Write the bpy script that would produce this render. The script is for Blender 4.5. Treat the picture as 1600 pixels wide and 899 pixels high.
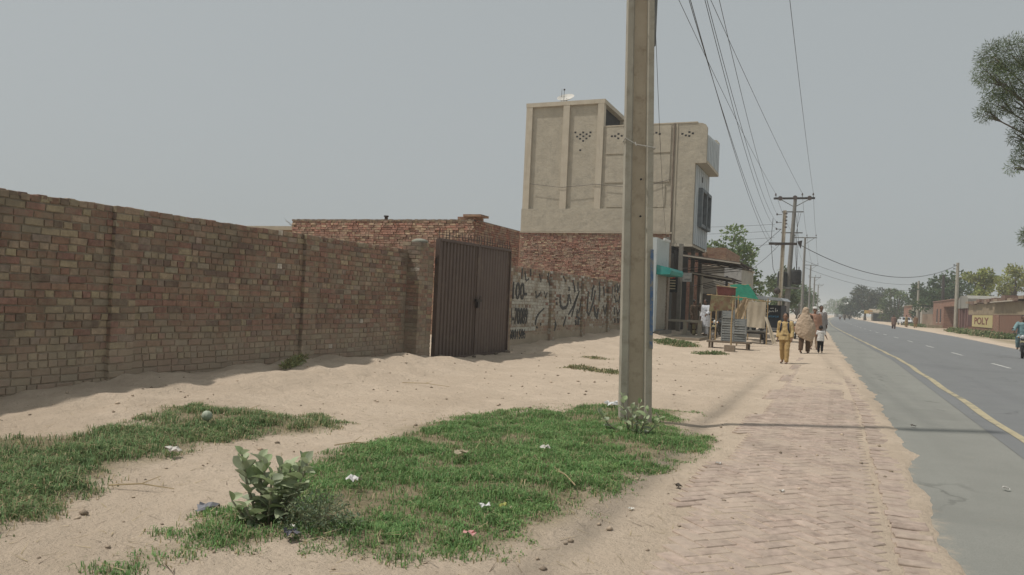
import bpy, math, random
import numpy as np
from mathutils import Vector, Matrix

for o in list(bpy.data.objects):
    bpy.data.objects.remove(o)
SC = bpy.context.scene
COL = SC.collection
R = math.radians
random.seed(7)
RNG = np.random.default_rng(7)

# ---------------------------------------------------------------- camera
EYE = 1.42
roll, pitch, yaw = R(2.6), R(0.9), math.atan2(510, 1200)
fw = Vector((-math.sin(yaw)*math.cos(pitch), math.cos(yaw)*math.cos(pitch), math.sin(pitch)))
r0 = Vector((math.cos(yaw), math.sin(yaw), 0))
u0 = r0.cross(fw)
cr = math.cos(roll)*r0 + math.sin(roll)*u0
cu = -math.sin(roll)*r0 + math.cos(roll)*u0
cam = bpy.data.cameras.new('camera')
cam.sensor_width = 36
cam.lens = 27.0
cam.clip_start = 0.05
cam.clip_end = 9000
co = bpy.data.objects.new('camera', cam)
co.matrix_world = Matrix(((cr.x, cu.x, -fw.x, 0), (cr.y, cu.y, -fw.y, 0), (cr.z, cu.z, -fw.z, EYE), (0, 0, 0, 1)))
COL.objects.link(co)
SC.camera = co

# ---------------------------------------------------------------- sky, sun, exposure
SUN_EL = R(64)
SUN_FROM = Vector((-0.88, -0.47, 0)).normalized()      # horizontal direction towards the sun
W = bpy.data.worlds.new('World')
SC.world = W
W.use_nodes = True
wn, wl = W.node_tree.nodes, W.node_tree.links
bg = wn['Background']
sky = wn.new('ShaderNodeTexSky')
sky.sky_type = 'NISHITA'
sky.sun_disc = False
sky.sun_elevation = SUN_EL
sky.sun_rotation = math.atan2(SUN_FROM.x, SUN_FROM.y)
sky.altitude = 150
sky.air_density = 1.0
sky.dust_density = 6.0
sky.ozone_density = 1.0
hs = wn.new('ShaderNodeHueSaturation')
hs.inputs['Saturation'].default_value = 0.30
wl.new(sky.outputs[0], hs.inputs['Color'])
mx = wn.new('ShaderNodeMix')
mx.data_type = 'RGBA'
mx.inputs[0].default_value = 0.78
wl.new(hs.outputs[0], mx.inputs[6])
mx.inputs[7].default_value = (4.62, 5.02, 5.12, 1)          # even dust haze in front of the blue
wl.new(mx.outputs[2], bg.inputs['Color'])
bg.inputs['Strength'].default_value = 0.08
sd = bpy.data.lights.new('sun', 'SUN')
sd.energy = 2.5
sd.angle = R(1.5)
sd.color = (1.0, 0.95, 0.885)
so = bpy.data.objects.new('sun', sd)
dirv = Vector((SUN_FROM.x*math.cos(SUN_EL), SUN_FROM.y*math.cos(SUN_EL), math.sin(SUN_EL)))
so.rotation_euler = dirv.to_track_quat('Z', 'Y').to_euler()
so.location = (-30, -20, 60)
COL.objects.link(so)
SC.view_settings.view_transform = 'Standard'
SC.view_settings.look = 'None'
SC.view_settings.exposure = 0.20
SC.view_settings.gamma = 1.0
SC.view_settings.use_curve_mapping = False
SC.render.engine = 'CYCLES'
SC.cycles.use_denoising = True
SC.cycles.max_bounces = 6
SC.cycles.diffuse_bounces = 3
SC.cycles.volume_bounces = 1
SC.cycles.transparent_max_bounces = 8

# ---------------------------------------------------------------- helpers
WM = {}                                                  # world matrices of empties


def put(o, parent=None, world=True):
    COL.objects.link(o)
    if parent is not None:
        o.parent = parent
        if world and parent.name in WM:
            o.matrix_parent_inverse = WM[parent.name].inverted()
    return o


def tag(o, label=None, cat=None, group=None, kind=None):
    if label: o['label'] = label
    if cat: o['category'] = cat
    if group: o['group'] = group
    if kind: o['kind'] = kind
    return o


def thing(name, label, cat, loc=(0, 0, 0), rz=0, group=None, s=1.0):
    o = bpy.data.objects.new(name, None)
    o.empty_display_size = 0.2
    o.location = loc
    o.rotation_euler = (0, 0, rz)
    o.scale = (s, s, s)
    COL.objects.link(o)
    WM[o.name] = Matrix.LocRotScale(Vector(loc), Matrix.Rotation(rz, 3, 'Z'), Vector((s, s, s)))
    return tag(o, label, cat, group)


def dup(root, name, loc, rz, label, group=None, s=1.0, recolour=None):
    r = root.copy()
    r.name = name
    COL.objects.link(r)
    r.location = loc
    r.rotation_euler = (0, 0, rz)
    r.scale = (s, s, s)
    r['label'] = label
    if group: r['group'] = group

    def rec(src, dst):
        for ch in list(src.children):
            c = ch.copy()
            if recolour and ch.name.split('.')[0] in recolour:
                c.data = c.data.copy()
                c.data.materials.clear()
                c.data.materials.append(recolour[ch.name.split('.')[0]])
            COL.objects.link(c)
            c.parent = dst
            rec(ch, c)
    rec(root, r)
    return r


def vnoise(x, y, seed=0):
    """smooth value noise on numpy arrays, 0..1"""
    xi, yi = np.floor(x).astype(np.int64), np.floor(y).astype(np.int64)
    xf, yf = x - xi, y - yi
    u, v = xf*xf*(3-2*xf), yf*yf*(3-2*yf)

    def h(a, b):
        n = (a*374761393 + b*668265263 + seed*974711) & 0x7fffffff
        n = ((n ^ (n >> 13)) * 1274126177) & 0x7fffffff
        return ((n ^ (n >> 16)) & 0xffff) / 65535.0
    return (h(xi, yi)*(1-u)+h(xi+1, yi)*u)*(1-v) + (h(xi, yi+1)*(1-u)+h(xi+1, yi+1)*u)*v


def fbm(x, y, s, seed=0, o=3):
    t, a, n = 0, 1, 0
    for k in range(o):
        t = t + a*vnoise(x*s, y*s, seed+k*17)
        n += a
        a *= .5
        s *= 2.1
    return t/n


class MB:
    def __init__(self):
        self.v, self.f, self.t = [], [], []

    def add(self, vs, fs, tint=None):
        b = len(self.v)
        self.v += [tuple(p) for p in vs]
        self.f += [tuple(i+b for i in q) for q in fs]
        if tint is not None or self.t:
            while len(self.t) < b: self.t.append((1, 1, 1))
            self.t += [tint or (1, 1, 1)]*len(vs)
        return self

    def box(self, c, s, rot=None, tint=None, taper=1.0):
        hx, hy, hz = s[0]/2, s[1]/2, s[2]/2
        vs = []
        for sz in (-1, 1):
            k = taper if sz > 0 else 1
            for sx, sy in ((-1, -1), (1, -1), (1, 1), (-1, 1)):
                p = Vector((sx*hx*k, sy*hy*k, sz*hz))
                if rot is not None: p = rot @ p
                vs.append((p.x+c[0], p.y+c[1], p.z+c[2]))
        return self.add(vs, [(3, 2, 1, 0), (4, 5, 6, 7), (0, 1, 5, 4), (1, 2, 6, 5), (2, 3, 7, 6), (3, 0, 4, 7)], tint)

    def bb(self, x0, x1, y0, y1, z0, z1):
        return self.box(((x0+x1)/2, (y0+y1)/2, (z0+z1)/2), (abs(x1-x0), abs(y1-y0), abs(z1-z0)))

    def loft(self, rings, closed=True, caps=True):
        n = len(rings[0])
        b = len(self.v)
        vs = [p for r in rings for p in r]
        fs = []
        m = n if closed else n-1
        for i in range(len(rings)-1):
            for j in range(m):
                k = (j+1) % n
                fs.append((i*n+j, i*n+k, (i+1)*n+k, (i+1)*n+j))
        if caps and closed:
            fs.append(tuple(reversed(range(n))))
            fs.append(tuple((len(rings)-1)*n+j for j in range(n)))
        return self.add(vs, fs)

    def tube(self, pts, rad, n=6, caps=True, flat=1.0):
        pts = [Vector(p) for p in pts]
        if not hasattr(rad, '__len__'): rad = [rad]*len(pts)
        d0 = (pts[1]-pts[0]).normalized()
        a = Vector((0, 0, 1)) if abs(d0.z) < .9 else Vector((1, 0, 0))
        nx = d0.cross(a).normalized()
        rings = []
        for i, p in enumerate(pts):
            d = (pts[min(i+1, len(pts)-1)]-pts[max(i-1, 0)]).normalized()
            nx = (nx - d*nx.dot(d)).normalized()
            ny = d.cross(nx)
            rings.append([tuple(p + nx*(math.cos(2*math.pi*j/n)*rad[i]) + ny*(math.sin(2*math.pi*j/n)*rad[i]*flat)) for j in range(n)])
        return self.loft(rings, True, caps)

    def cap(self, a, b, ra, rb, n=10):
        """tapered capsule"""
        a, b = Vector(a), Vector(b)
        d = (b-a).normalized()
        return self.tube([a-d*ra*.95, a-d*ra*.6, a, a.lerp(b, .5), b, b+d*rb*.6, b+d*rb*.95],
                         [ra*.3, ra*.8, ra, (ra+rb)/2, rb, rb*.8, rb*.3], n)

    def ell(self, c, r, n=12, m=8, rot=None):
        rings = []
        for i in range(m+1):
            th = math.pi*(i+.0)/m
            th = min(max(th, .12), math.pi-.12)
            ring = []
            for j in range(n):
                ph = 2*math.pi*j/n
                p = Vector((r[0]*math.sin(th)*math.cos(ph), r[1]*math.sin(th)*math.sin(ph), -r[2]*math.cos(th)))
                if rot is not None: p = rot @ p
                ring.append((c[0]+p.x, c[1]+p.y, c[2]+p.z))
            rings.append(ring)
        return self.loft(rings)

    def disc(self, c, axis, r, th, n=20, r2=None):
        ax = Vector(axis).normalized()
        return self.tube([Vector(c)-ax*th/2, Vector(c)+ax*th/2], [r, r2 or r], n)

    def torus(self, c, axis, R_, r, n=24, m=8):
        ax = Vector(axis).normalized()
        a = Vector((0, 0, 1)) if abs(ax.z) < .9 else Vector((1, 0, 0))
        ex = ax.cross(a).normalized()
        ey = ax.cross(ex)
        vs, fs = [], []
        for i in range(n):
            t = 2*math.pi*i/n
            d = ex*math.cos(t)+ey*math.sin(t)
            for j in range(m):
                s = 2*math.pi*j/m
                vs.append(tuple(Vector(c)+d*(R_+r*math.cos(s))+ax*r*math.sin(s)))
        for i in range(n):
            for j in range(m):
                fs.append((i*m+j, ((i+1) % n)*m+j, ((i+1) % n)*m+(j+1) % m, i*m+(j+1) % m))
        return self.add(vs, fs)

    def prism(self, poly, axis, a, b):
        """extrude a 2D polygon along axis ('x': poly=(y,z); 'y': poly=(x,z); 'z': poly=(x,y)) from a to b"""
        def P(p, t):
            return (t, p[0], p[1]) if axis == 'x' else (p[0], t, p[1]) if axis == 'y' else (p[0], p[1], t)
        n = len(poly)
        vs = [P(p, a) for p in poly] + [P(p, b) for p in poly]
        fs = [tuple(range(n-1, -1, -1)), tuple(range(n, 2*n))] + [(i, (i+1) % n, n+(i+1) % n, n+i) for i in range(n)]
        return self.add(vs, fs)

    def mesh(self, name, m, smooth=False):
        me = bpy.data.meshes.new(name)
        me.from_pydata(self.v, [], self.f)
        if self.t:
            while len(self.t) < len(self.v): self.t.append((1, 1, 1))
            at = me.attributes.new('tint', 'FLOAT_COLOR', 'POINT')
            at.data.foreach_set('color', np.array([(a, b, c, 1) for a, b, c in self.t], dtype=np.float32).ravel())
        if m is not None:
            me.materials.append(m)
        if smooth:
            me.polygons.foreach_set('use_smooth', [True]*len(me.polygons))
        me.validate()
        return me

    def build(self, name, m, parent=None, smooth=False, world=True):
        o = bpy.data.objects.new(name, self.mesh(name, m, smooth))
        # consistent outward normals
        import bmesh
        bm = bmesh.new()
        bm.from_mesh(o.data)
        bmesh.ops.recalc_face_normals(bm, faces=bm.faces)
        bm.to_mesh(o.data)
        bm.free()
        return put(o, parent, world)


def np_mesh(name, V, F, m, tint=None, smooth=False):
    """V (n,3) array, F (k,3|4) int array"""
    me = bpy.data.meshes.new(name)
    me.vertices.add(len(V))
    me.vertices.foreach_set('co', np.asarray(V, dtype=np.float32).ravel())
    k = F.shape[1]
    me.loops.add(F.size)
    me.loops.foreach_set('vertex_index', F.astype(np.int32).ravel())
    me.polygons.add(len(F))
    me.polygons.foreach_set('loop_start', np.arange(0, F.size, k, dtype=np.int32))
    if smooth:
        me.polygons.foreach_set('use_smooth', np.ones(len(F), dtype=bool))
    me.update(calc_edges=True)
    if tint is not None:
        at = me.attributes.new('tint', 'FLOAT_COLOR', 'POINT')
        c = np.ones((len(V), 4), dtype=np.float32)
        c[:, :3] = tint
        at.data.foreach_set('color', c.ravel())
    me.materials.append(m)
    return me


# ---------------------------------------------------------------- materials
MATS = {}


class NT:
    def __init__(self, name):
        self.m = bpy.data.materials.new(name)
        self.m.use_nodes = True
        self.n, self.l = self.m.node_tree.nodes, self.m.node_tree.links
        self.b = self.n['Principled BSDF']
        self.tc = self.n.new('ShaderNodeTexCoord')
        self.geo = None

    def link(self, a, b): self.l.new(a, b)

    def pos(self):
        if self.geo is None: self.geo = self.n.new('ShaderNodeNewGeometry')
        return self.geo.outputs['Position']

    def noise(self, scale, detail=4, rough=.6, vec=None, dist=0):
        t = self.n.new('ShaderNodeTexNoise')
        t.inputs['Scale'].default_value = scale
        t.inputs['Detail'].default_value = detail
        t.inputs['Roughness'].default_value = rough
        t.inputs['Distortion'].default_value = dist
        self.link(vec or self.tc.outputs['Object'], t.inputs['Vector'])
        return t.outputs['Fac']

    def ramp(self, fac, lo, hi, a=0.0, b=1.0):
        t = self.n.new('ShaderNodeMapRange')
        t.interpolation_type = 'SMOOTHSTEP'
        self.link(fac, t.inputs[0])
        for i, v in enumerate((lo, hi, a, b)): t.inputs[i+1].default_value = v
        return t.outputs[0]

    def mix(self, fac, a, b, mode='MIX'):
        t = self.n.new('ShaderNodeMix')
        t.data_type = 'RGBA'
        t.blend_type = mode
        for s, i in ((fac, 0), (a, 6), (b, 7)):
            if hasattr(s, 'links'): self.link(s, t.inputs[i])
            elif i == 0: t.inputs[0].default_value = s
            else: t.inputs[i].default_value = (*s, 1)
        return t.outputs[2]

    def math(self, op, a, b=0.5):
        t = self.n.new('ShaderNodeMath')
        t.operation = op
        for s, i in ((a, 0), (b, 1)):
            if hasattr(s, 'links'): self.link(s, t.inputs[i])
            else: t.inputs[i].default_value = s
        return t.outputs[0]

    def attr(self, name):
        t = self.n.new('ShaderNodeAttribute')
        t.attribute_name = name
        return t.outputs['Color']

    def attrf(self, name):
        t = self.n.new('ShaderNodeAttribute')
        t.attribute_name = name
        return t.outputs['Fac']

    def bump(self, h, dist=.01, strength=.6):
        t = self.n.new('ShaderNodeBump')
        t.inputs['Distance'].default_value = dist
        t.inputs['Strength'].default_value = strength
        self.link(h, t.inputs['Height'])
        self.link(t.outputs[0], self.b.inputs['Normal'])

    def done(self, col, rough=.85, spec=.25, metal=0):
        if hasattr(col, 'links'): self.link(col, self.b.inputs['Base Color'])
        else: self.b.inputs['Base Color'].default_value = (*col, 1)
        if hasattr(rough, 'links'): self.link(rough, self.b.inputs['Roughness'])
        else: self.b.inputs['Roughness'].default_value = rough
        self.b.inputs['Specular IOR Level'].default_value = spec
        self.b.inputs['Metallic'].default_value = metal
        return self.m


def mat(name, c, c2=None, scale=6, rough=.85, spec=.25, metal=0, bump=0.0, bscale=60, dirt=None, dscale=3, dlo=.5, dhi=.7, streak=None):
    """procedural paint / cloth / stone: two tones by noise, an optional dirt layer and fine relief"""
    if name in MATS: return MATS[name]
    t = NT(name)
    c2 = c2 or tuple(x*.82 for x in c)
    col = t.mix(t.ramp(t.noise(scale, 5), .3, .7), c, c2)
    if dirt:
        col = t.mix(t.ramp(t.noise(dscale, 6, .7), dlo, dhi, 0, .85), col, dirt)
    if streak:
        mp = t.n.new('ShaderNodeMapping')
        mp.inputs['Scale'].default_value = (5, 5, .35)
        t.link(t.tc.outputs['Object'], mp.inputs[0])
        col = t.mix(t.ramp(t.noise(1.5, 5, .65, mp.outputs[0]), .5, .75, 0, .6), col, streak)
    if bump:
        t.bump(t.noise(bscale, 6, .65), bump)
    MATS[name] = t.done(col, rough, spec, metal)
    return MATS[name]


def tintmat(name, rough=.9, smear=None, dust=None, trans=0, bump=.004, bscale=45):
    """colour from the 'tint' attribute, with grain; smear = mortar smears, dust = sand clinging low down"""
    t = NT(name)
    col = t.attr('tint')
    g = t.ramp(t.noise(14, 5, .7, t.pos()), .25, .75, .72, 1.22)
    vm = t.n.new('ShaderNodeVectorMath')
    vm.operation = 'SCALE'
    t.link(col, vm.inputs[0])
    t.link(g, vm.inputs['Scale'])
    col = vm.outputs[0]
    if smear:
        col = t.mix(t.ramp(t.noise(2.1, 6, .72, t.pos()), .44, .64, 0, .74), col, smear)
        col = t.mix(t.ramp(t.noise(.8, 6, .7, t.pos()), .50, .70, 0, .5), col, tuple(x*.55 for x in smear))
        col = t.mix(t.ramp(t.noise(19, 4, .7, t.pos()), .56, .68, 0, .65), col, tuple(x*.9 for x in smear))
    if dust:
        sep = t.n.new('ShaderNodeSeparateXYZ')
        t.link(t.pos(), sep.inputs[0])
        zz = t.math('ADD', sep.outputs['Z'], t.math('MULTIPLY', t.noise(1.6, 5, .65, t.pos()), 1.1))
        col = t.mix(t.ramp(zz, .75, 1.6, .58, 0), col, dust)
    if bump:
        t.bump(t.noise(bscale, 6, .7, t.pos()), bump)
    m = t.done(col, rough, .2)
    if trans:
        tr = t.n.new('ShaderNodeBsdfTranslucent')
        t.link(col, tr.inputs['Color'])
        ms = t.n.new('ShaderNodeMixShader')
        ms.inputs[0].default_value = trans
        t.link(t.b.outputs[0], ms.inputs[1])
        t.link(tr.outputs[0], ms.inputs[2])
        t.link(ms.outputs[0], t.n['Material Output'].inputs['Surface'])
    MATS[name] = m
    return m


def brickmat(name, axis, c1, c2, mortar, bw=.24, bh=.088, dirt=None, bump=.02):
    t = NT(name)
    sep = t.n.new('ShaderNodeSeparateXYZ')
    t.link(t.pos(), sep.inputs[0])
    cmb = t.n.new('ShaderNodeCombineXYZ')
    t.link(sep.outputs['X' if axis == 'x' else 'Y'], cmb.inputs[0])
    t.link(sep.outputs['Z'], cmb.inputs[1])
    nz = t.n.new('ShaderNodeTexNoise')
    nz.inputs['Scale'].default_value = 1.4
    nz.inputs['Detail'].default_value = 4
    t.link(t.pos(), nz.inputs['Vector'])
    wob = t.n.new('ShaderNodeVectorMath')
    wob.operation = 'MULTIPLY_ADD'
    t.link(nz.outputs['Color'], wob.inputs[0])
    wob.inputs[1].default_value = (.12, .10, 0)
    t.link(cmb.outputs[0], wob.inputs[2])
    br = t.n.new('ShaderNodeTexBrick')
    br.inputs['Scale'].default_value = 1
    br.inputs['Brick Width'].default_value = bw
    br.inputs['Row Height'].default_value = bh
    br.inputs['Mortar Size'].default_value = .012
    br.inputs['Mortar Smooth'].default_value = .4
    br.inputs['Color1'].default_value = (*c1, 1)
    br.inputs['Color2'].default_value = (*c2, 1)
    br.inputs['Mortar'].default_value = (*mortar, 1)
    t.link(wob.outputs[0], br.inputs['Vector'])
    mp = t.n.new('ShaderNodeMapping')
    mp.inputs['Scale'].default_value = (1.6, 1.6, 6)
    t.link(t.pos(), mp.inputs[0])
    col = t.mix(t.ramp(t.noise(1, 6, .75, mp.outputs[0]), .45, .62, 0, .75), br.outputs[0], tuple(x*.55 for x in c1))
    col = t.mix(t.ramp(t.noise(2.2, 6, .75, mp.outputs[0], .4), .56, .68, 0, .6), col, mortar)
    if dirt:
        col = t.mix(t.ramp(t.noise(.7, 5, .7, t.pos()), .5, .7, 0, .7), col, dirt)
    h = t.math('MULTIPLY_ADD', t.noise(6, 6, .75, mp.outputs[0]), .8)
    hh = t.math('SUBTRACT', h, br.outputs['Fac'])
    t.bump(hh, bump, .9)
    MATS[name] = t.done(col, .92, .15)
    return MATS[name]


def remeshed(mb, voxel, sm=3, folds=0.0):
    """fuse overlapping lofts of a figure or garment into one continuous surface"""
    me = mb.mesh('tmp', None)
    import bmesh
    bm = bmesh.new(); bm.from_mesh(me); bmesh.ops.recalc_face_normals(bm, faces=bm.faces); bm.to_mesh(me); bm.free()
    o = bpy.data.objects.new('tmp', me)
    COL.objects.link(o)
    md = o.modifiers.new('r', 'REMESH')
    md.mode = 'VOXEL'
    md.voxel_size = voxel
    s = o.modifiers.new('s', 'SMOOTH')
    s.iterations = sm
    s.factor = .5
    if folds:
        tx = bpy.data.textures.new('folds', 'CLOUDS')
        tx.noise_scale = .09
        d = o.modifiers.new('d', 'DISPLACE')
        d.texture = tx
        d.strength = folds*2.2
        d.texture_coords = 'LOCAL'
    dg = bpy.context.evaluated_depsgraph_get()
    out = bpy.data.meshes.new_from_object(o.evaluated_get(dg))
    bpy.data.objects.remove(o)
    out.polygons.foreach_set('use_smooth', [True]*len(out.polygons))
    return out


def part(name, me, m, parent):
    me.materials.clear()
    me.materials.append(m)
    o = bpy.data.objects.new(name, me)
    return put(o, parent, False)

# ================================================================ THE SETTING
def yel(Y): return np.interp(Y, [-50, 0, 28, 43, 67, 97, 163, 280, 600, 3000], [2.2, 2.15, 1.95, 1.4, .5, -.5, -1.6, -1.5, 1, 25])
def rgt(Y): return np.interp(Y, [-50, 0, 46, 72, 96, 154, 280, 600, 3000], [9.2, 9.2, 8.9, 9.2, 8.9, 7.65, 6.2, 8.2, 32])
def lft(Y): return np.interp(Y, [-50, 0, 12, 19, 32, 63, 97, 163, 280, 600, 3000], [.74, .74, .68, .5, .1, -.65, -1.7, -2.8, -2.7, -.2, 23.8])


WX = -8.6                                                  # face of the compound wall
def wall_base(Y): return np.interp(Y, [2, 5.7, 7.1, 9, 10.9, 14.2, 15.0, 19.2, 20.4, 26, 32, 37, 45], [.0, .07, .17, .20, .24, .16, -.03, -.03, .09, .2, .34, .25, .1])


G1 = [(-6.9, 4.1), (-6.55, 4.6), (-6.2, 5.4), (-6.9, 6.3), (-6.85, 6.9), (-6.0, 7.0), (-4.75, 7.0), (-4.6, 6.6), (-5.0, 5.5), (-4.9, 5.0), (-4.75, 4.2), (-4.5, 3.7), (-4.15, 2.9), (-4.6, 2.0), (-7.2, 2.0)]
G2 = [(-3.95, 4.6), (-4.1, 5.6), (-4.25, 7.2), (-4.05, 8.4), (-3.4, 9.3), (-3.45, 10.1), (-2.9, 10.6), (-1.95, 10.9), (-1.75, 10.2), (-1.65, 9.2), (-1.1, 8.6), (-1.1, 7.6), (-1.25, 6.6), (-1.3, 5.6), (-1.5, 4.5), (-1.62, 3.85), (-1.95, 3.6), (-2.4, 3.45), (-2.75, 3.35), (-2.95, 3.1), (-3.15, 2.5), (-3.5, 2.55), (-3.35, 3.2), (-3.6, 3.5), (-3.6, 4.0)]
G3 = [(-6.75, 29.8), (-6.6, 32), (-5.2, 31.5), (-4.7, 29), (-4.7, 27.1), (-5.6, 27.6)]
G4 = [(-4.05, 24.1), (-4.0, 25.6), (-3.1, 25.5), (-3.1, 24.4)]
G5 = [(-5.5, 15.6), (-5.2, 16.5), (-4.0, 15.7), (-4.05, 15.0)]
G6 = [(-6.35, 19.2), (-6.2, 19.9), (-5.2, 19.3), (-5.3, 18.7)]


def inside(poly, x, y):
    r = np.zeros(x.shape, bool)
    n = len(poly)
    for i in range(n):
        (x1, y1), (x2, y2) = poly[i], poly[(i+1) % n]
        if y1 == y2: continue
        c = (y1 > y) != (y2 > y)
        r ^= c & (x < (x2-x1)*(y-y1)/(y2-y1)+x1)
    return r


def sdist(poly, x, y):
    """signed distance to the polygon's edge, positive inside"""
    d = np.full(x.shape, 1e9)
    n = len(poly)
    for i in range(n):
        ax, ay = poly[i]
        bx, by = poly[(i+1) % n]
        t = np.clip(((x-ax)*(bx-ax)+(y-ay)*(by-ay))/((bx-ax)**2+(by-ay)**2), 0, 1)
        d = np.minimum(d, np.hypot(x-ax-t*(bx-ax), y-ay-t*(by-ay)))
    return np.where(inside(poly, x, y), d, -d)


_fr = random.Random(19)
FOOT = []
for (ax, ay), (bx, by) in (((-3.9, 2.7), (-4.3, 5.2)), ((-4.3, 5.2), (-4.5, 8.2)), ((-4.5, 8.2), (-5.6, 12)), ((-5.2, 7.6), (-7.2, 9.5)), ((-1.6, 4.0), (-1.5, 8.0)), ((-1.3, 9.5), (-2.6, 14)), ((-6.9, 8.0), (-7.0, 13))):
    n_ = int(math.hypot(bx-ax, by-ay)/.34)
    for q in range(n_):
        k_ = q/n_
        an_ = math.atan2(by-ay, bx-ax)
        sd_ = .09*(-1)**q
        FOOT.append((ax+(bx-ax)*k_-math.sin(an_)*sd_+_fr.uniform(-.05, .05), ay+(by-ay)*k_+math.cos(an_)*sd_+_fr.uniform(-.05, .05), an_+_fr.uniform(-.25, .25)))


def hgt(x, y):
    x, y = np.asarray(x, float), np.asarray(y, float)
    t = np.clip((-6.0-x)/1.9, 0, 1)
    t = t*t*(3-2*t)
    z = t*wall_base(y)
    near = np.clip((60-y)/40, 0, 1)
    z = z + near*((fbm(x, y, .8, 3)-.5)*(.05+.16*t)+(fbm(x, y, 1.9, 13)-.5)*(.02+.13*t))*np.clip((-.9-x)/1.2, 0, 1)
    z = z + near*(fbm(x, y, 4, 9)-.5)*.036*np.clip((-.7-x)/.5, .25, 1)
    z = z + near*.03*np.clip(sdist(G2, x, y)/.6, 0, 1) + near*.04*np.clip(sdist(G1, x, y)/.6, 0, 1)
    # wheel ruts beside the brick strip
    for rx, rd in ((-1.45, .02), (-2.0, .012)):
        z = z - near*rd*np.exp(-((x-rx-.2*(fbm(x*0, y, .3, 5)-.5))/.16)**2)
    # car tracks turning in to the gate, and footprints on the trodden path
    for off in (0, 1.4):
        yc = 15.8+off+(x+8.2)*.62
        z = z - near*.022*np.exp(-((y-yc-.3*(fbm(x, y*0, .5, 15)-.5))/.15)**2)*np.clip((x+8)/.8, 0, 1)*np.clip((-1.6-x)/1.5, 0, 1)
    for fx, fy, fa in FOOT:
        u_, v_ = (x-fx)*math.cos(fa)+(y-fy)*math.sin(fa), -(x-fx)*math.sin(fa)+(y-fy)*math.cos(fa)
        z = z - .02*np.exp(-(u_/.12)**2-(v_/.055)**2)
    # sand lying over the brick strip, nearly level with the brick tops
    onb = np.clip((x+1.0)/.25, 0, 1)
    z = z*(1-.8*onb) + onb*(.0062+(fbm(x, y, 1.6, 21)-.5)*.011 + .012*np.clip((y-12)/8, 0, 1))
    z = z + .016*np.exp(-((x-lft(y)+.10)/.10)**2)
    # ragged edge over the asphalt
    e = x - (lft(y) + .34*(fbm(x*0+3, y, .9, 31)-.5) + .10*(fbm(x, y, 5, 33)-.5))
    z = np.where(e > 0, np.maximum(z-e*.35, -.05), z)
    er = x - (rgt(y)+.5*(fbm(x*0+3, y, .25, 37)-.5))
    z = np.where((x > 4), np.clip(-.05+.3*(er+.25), -.05, .05), z)
    z = np.where(x > 10, .05+(fbm(x, y, .3, 41)-.5)*.18, z)
    z = np.where((x < lft(y)-.15) & (x > -7), z+.012*np.clip((y-20)/10, 0, 1), z)
    z = np.where(x < WX-.1, np.where(y < 60, .02, 0), z)
    return z


def hz(x, y): return float(hgt(np.array([x]), np.array([y]))[0])


def ground_material():
    t = NT('sandy_ground')
    P = t.pos()
    c = t.mix(t.ramp(t.noise(.9, 6, .65, P), .3, .7), (.58, .475, .368), (.51, .415, .318))
    c = t.mix(t.ramp(t.noise(.35, 7, .72, P, .6), .46, .64, 0, .55), c, (.46, .37, .28))
    c = t.mix(t.ramp(t.noise(5, 6, .7, P), .50, .72, 0, .6), c, (.45, .365, .275))
    c = t.mix(t.ramp(t.noise(24, 5, .7, P), .58, .68, 0, .45), c, (.38, .305, .23))
    c = t.mix(t.ramp(t.noise(60, 3, .7, P), .60, .72, 0, .5), c, (.24, .19, .14))
    c = t.mix(t.ramp(t.noise(95, 2, .6, P), .66, .72, 0, .5), c, (.55, .47, .36))
    c = t.mix(t.attrf('veg'), c, t.mix(t.ramp(t.noise(9, 5, .7, P), .35, .65), (.16, .14, .075), (.25, .205, .125)))
    c = t.mix(t.attrf('rut'), c, (.28, .235, .185))
    h = t.math('ADD', t.noise(38, 6, .75, P), t.math('MULTIPLY', t.noise(7, 5, .7, P), 2.0))
    h = t.math('ADD', h, t.math('MULTIPLY', t.noise(2.6, 6, .72, P), 3.0))
    t.bump(h, .026, .9)
    return t.done(c, .95, .1)


xs = np.concatenate([[-3500, -1200, -500, -220, -110, -60, -40, -25, -18, -14, -11, -9.6], np.arange(-9.2, -1.2, .07), np.arange(-1.2, 1.6, .045), [1.8, 2.6, 3.5, 5, 6.5, 7.5], np.arange(8, 10.4, .2),
                     [11, 12, 13, 14, 15, 17, 20, 25, 32, 45, 70, 120, 250, 600, 1500, 3500]])
ys = np.concatenate([[-400, -80, -20, -5, 0], np.arange(1, 2.6, .2), np.arange(2.6, 14, .06), np.arange(14, 24, .12), np.arange(24, 48, .3), np.arange(48, 120, 1.5), np.arange(120, 320, 10), [340, 400, 500, 700, 1000, 1600, 2600, 4500]])
XX, YY = np.meshgrid(xs, ys)
ZZ = hgt(XX, YY)
nx, ny = len(xs), len(ys)
idx = np.arange(nx*ny).reshape(ny, nx)
Fq = np.stack([idx[:-1, :-1], idx[:-1, 1:], idx[1:, 1:], idx[1:, :-1]], -1).reshape(-1, 4)
gm = np_mesh('ground', np.stack([XX, YY, ZZ], -1).reshape(-1, 3), Fq, ground_material(), smooth=True)
veg = np.zeros_like(XX)
for g_ in (G1, G2, G3, G4, G5, G6):
    veg = np.maximum(veg, np.clip((sdist(g_, XX, YY)-.02+.5*(fbm(XX, YY, 3, 77)-.5))/.4, 0, .85))
veg = np.maximum(veg, np.clip((XX-9.8)/1.5, 0, 1)*np.clip((fbm(XX, YY, .25, 61)-.42)*5, 0, .8))
veg = np.maximum(veg, np.clip((np.abs(XX)-26)/20, 0, .8))
rut = .75*np.exp(-((XX+1.45-.2*(fbm(XX*0, YY, .3, 5)-.5))/.13)**2)*np.clip((22-YY)/10, 0, 1)*(.4+fbm(XX, YY, 1.5, 8))
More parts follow.
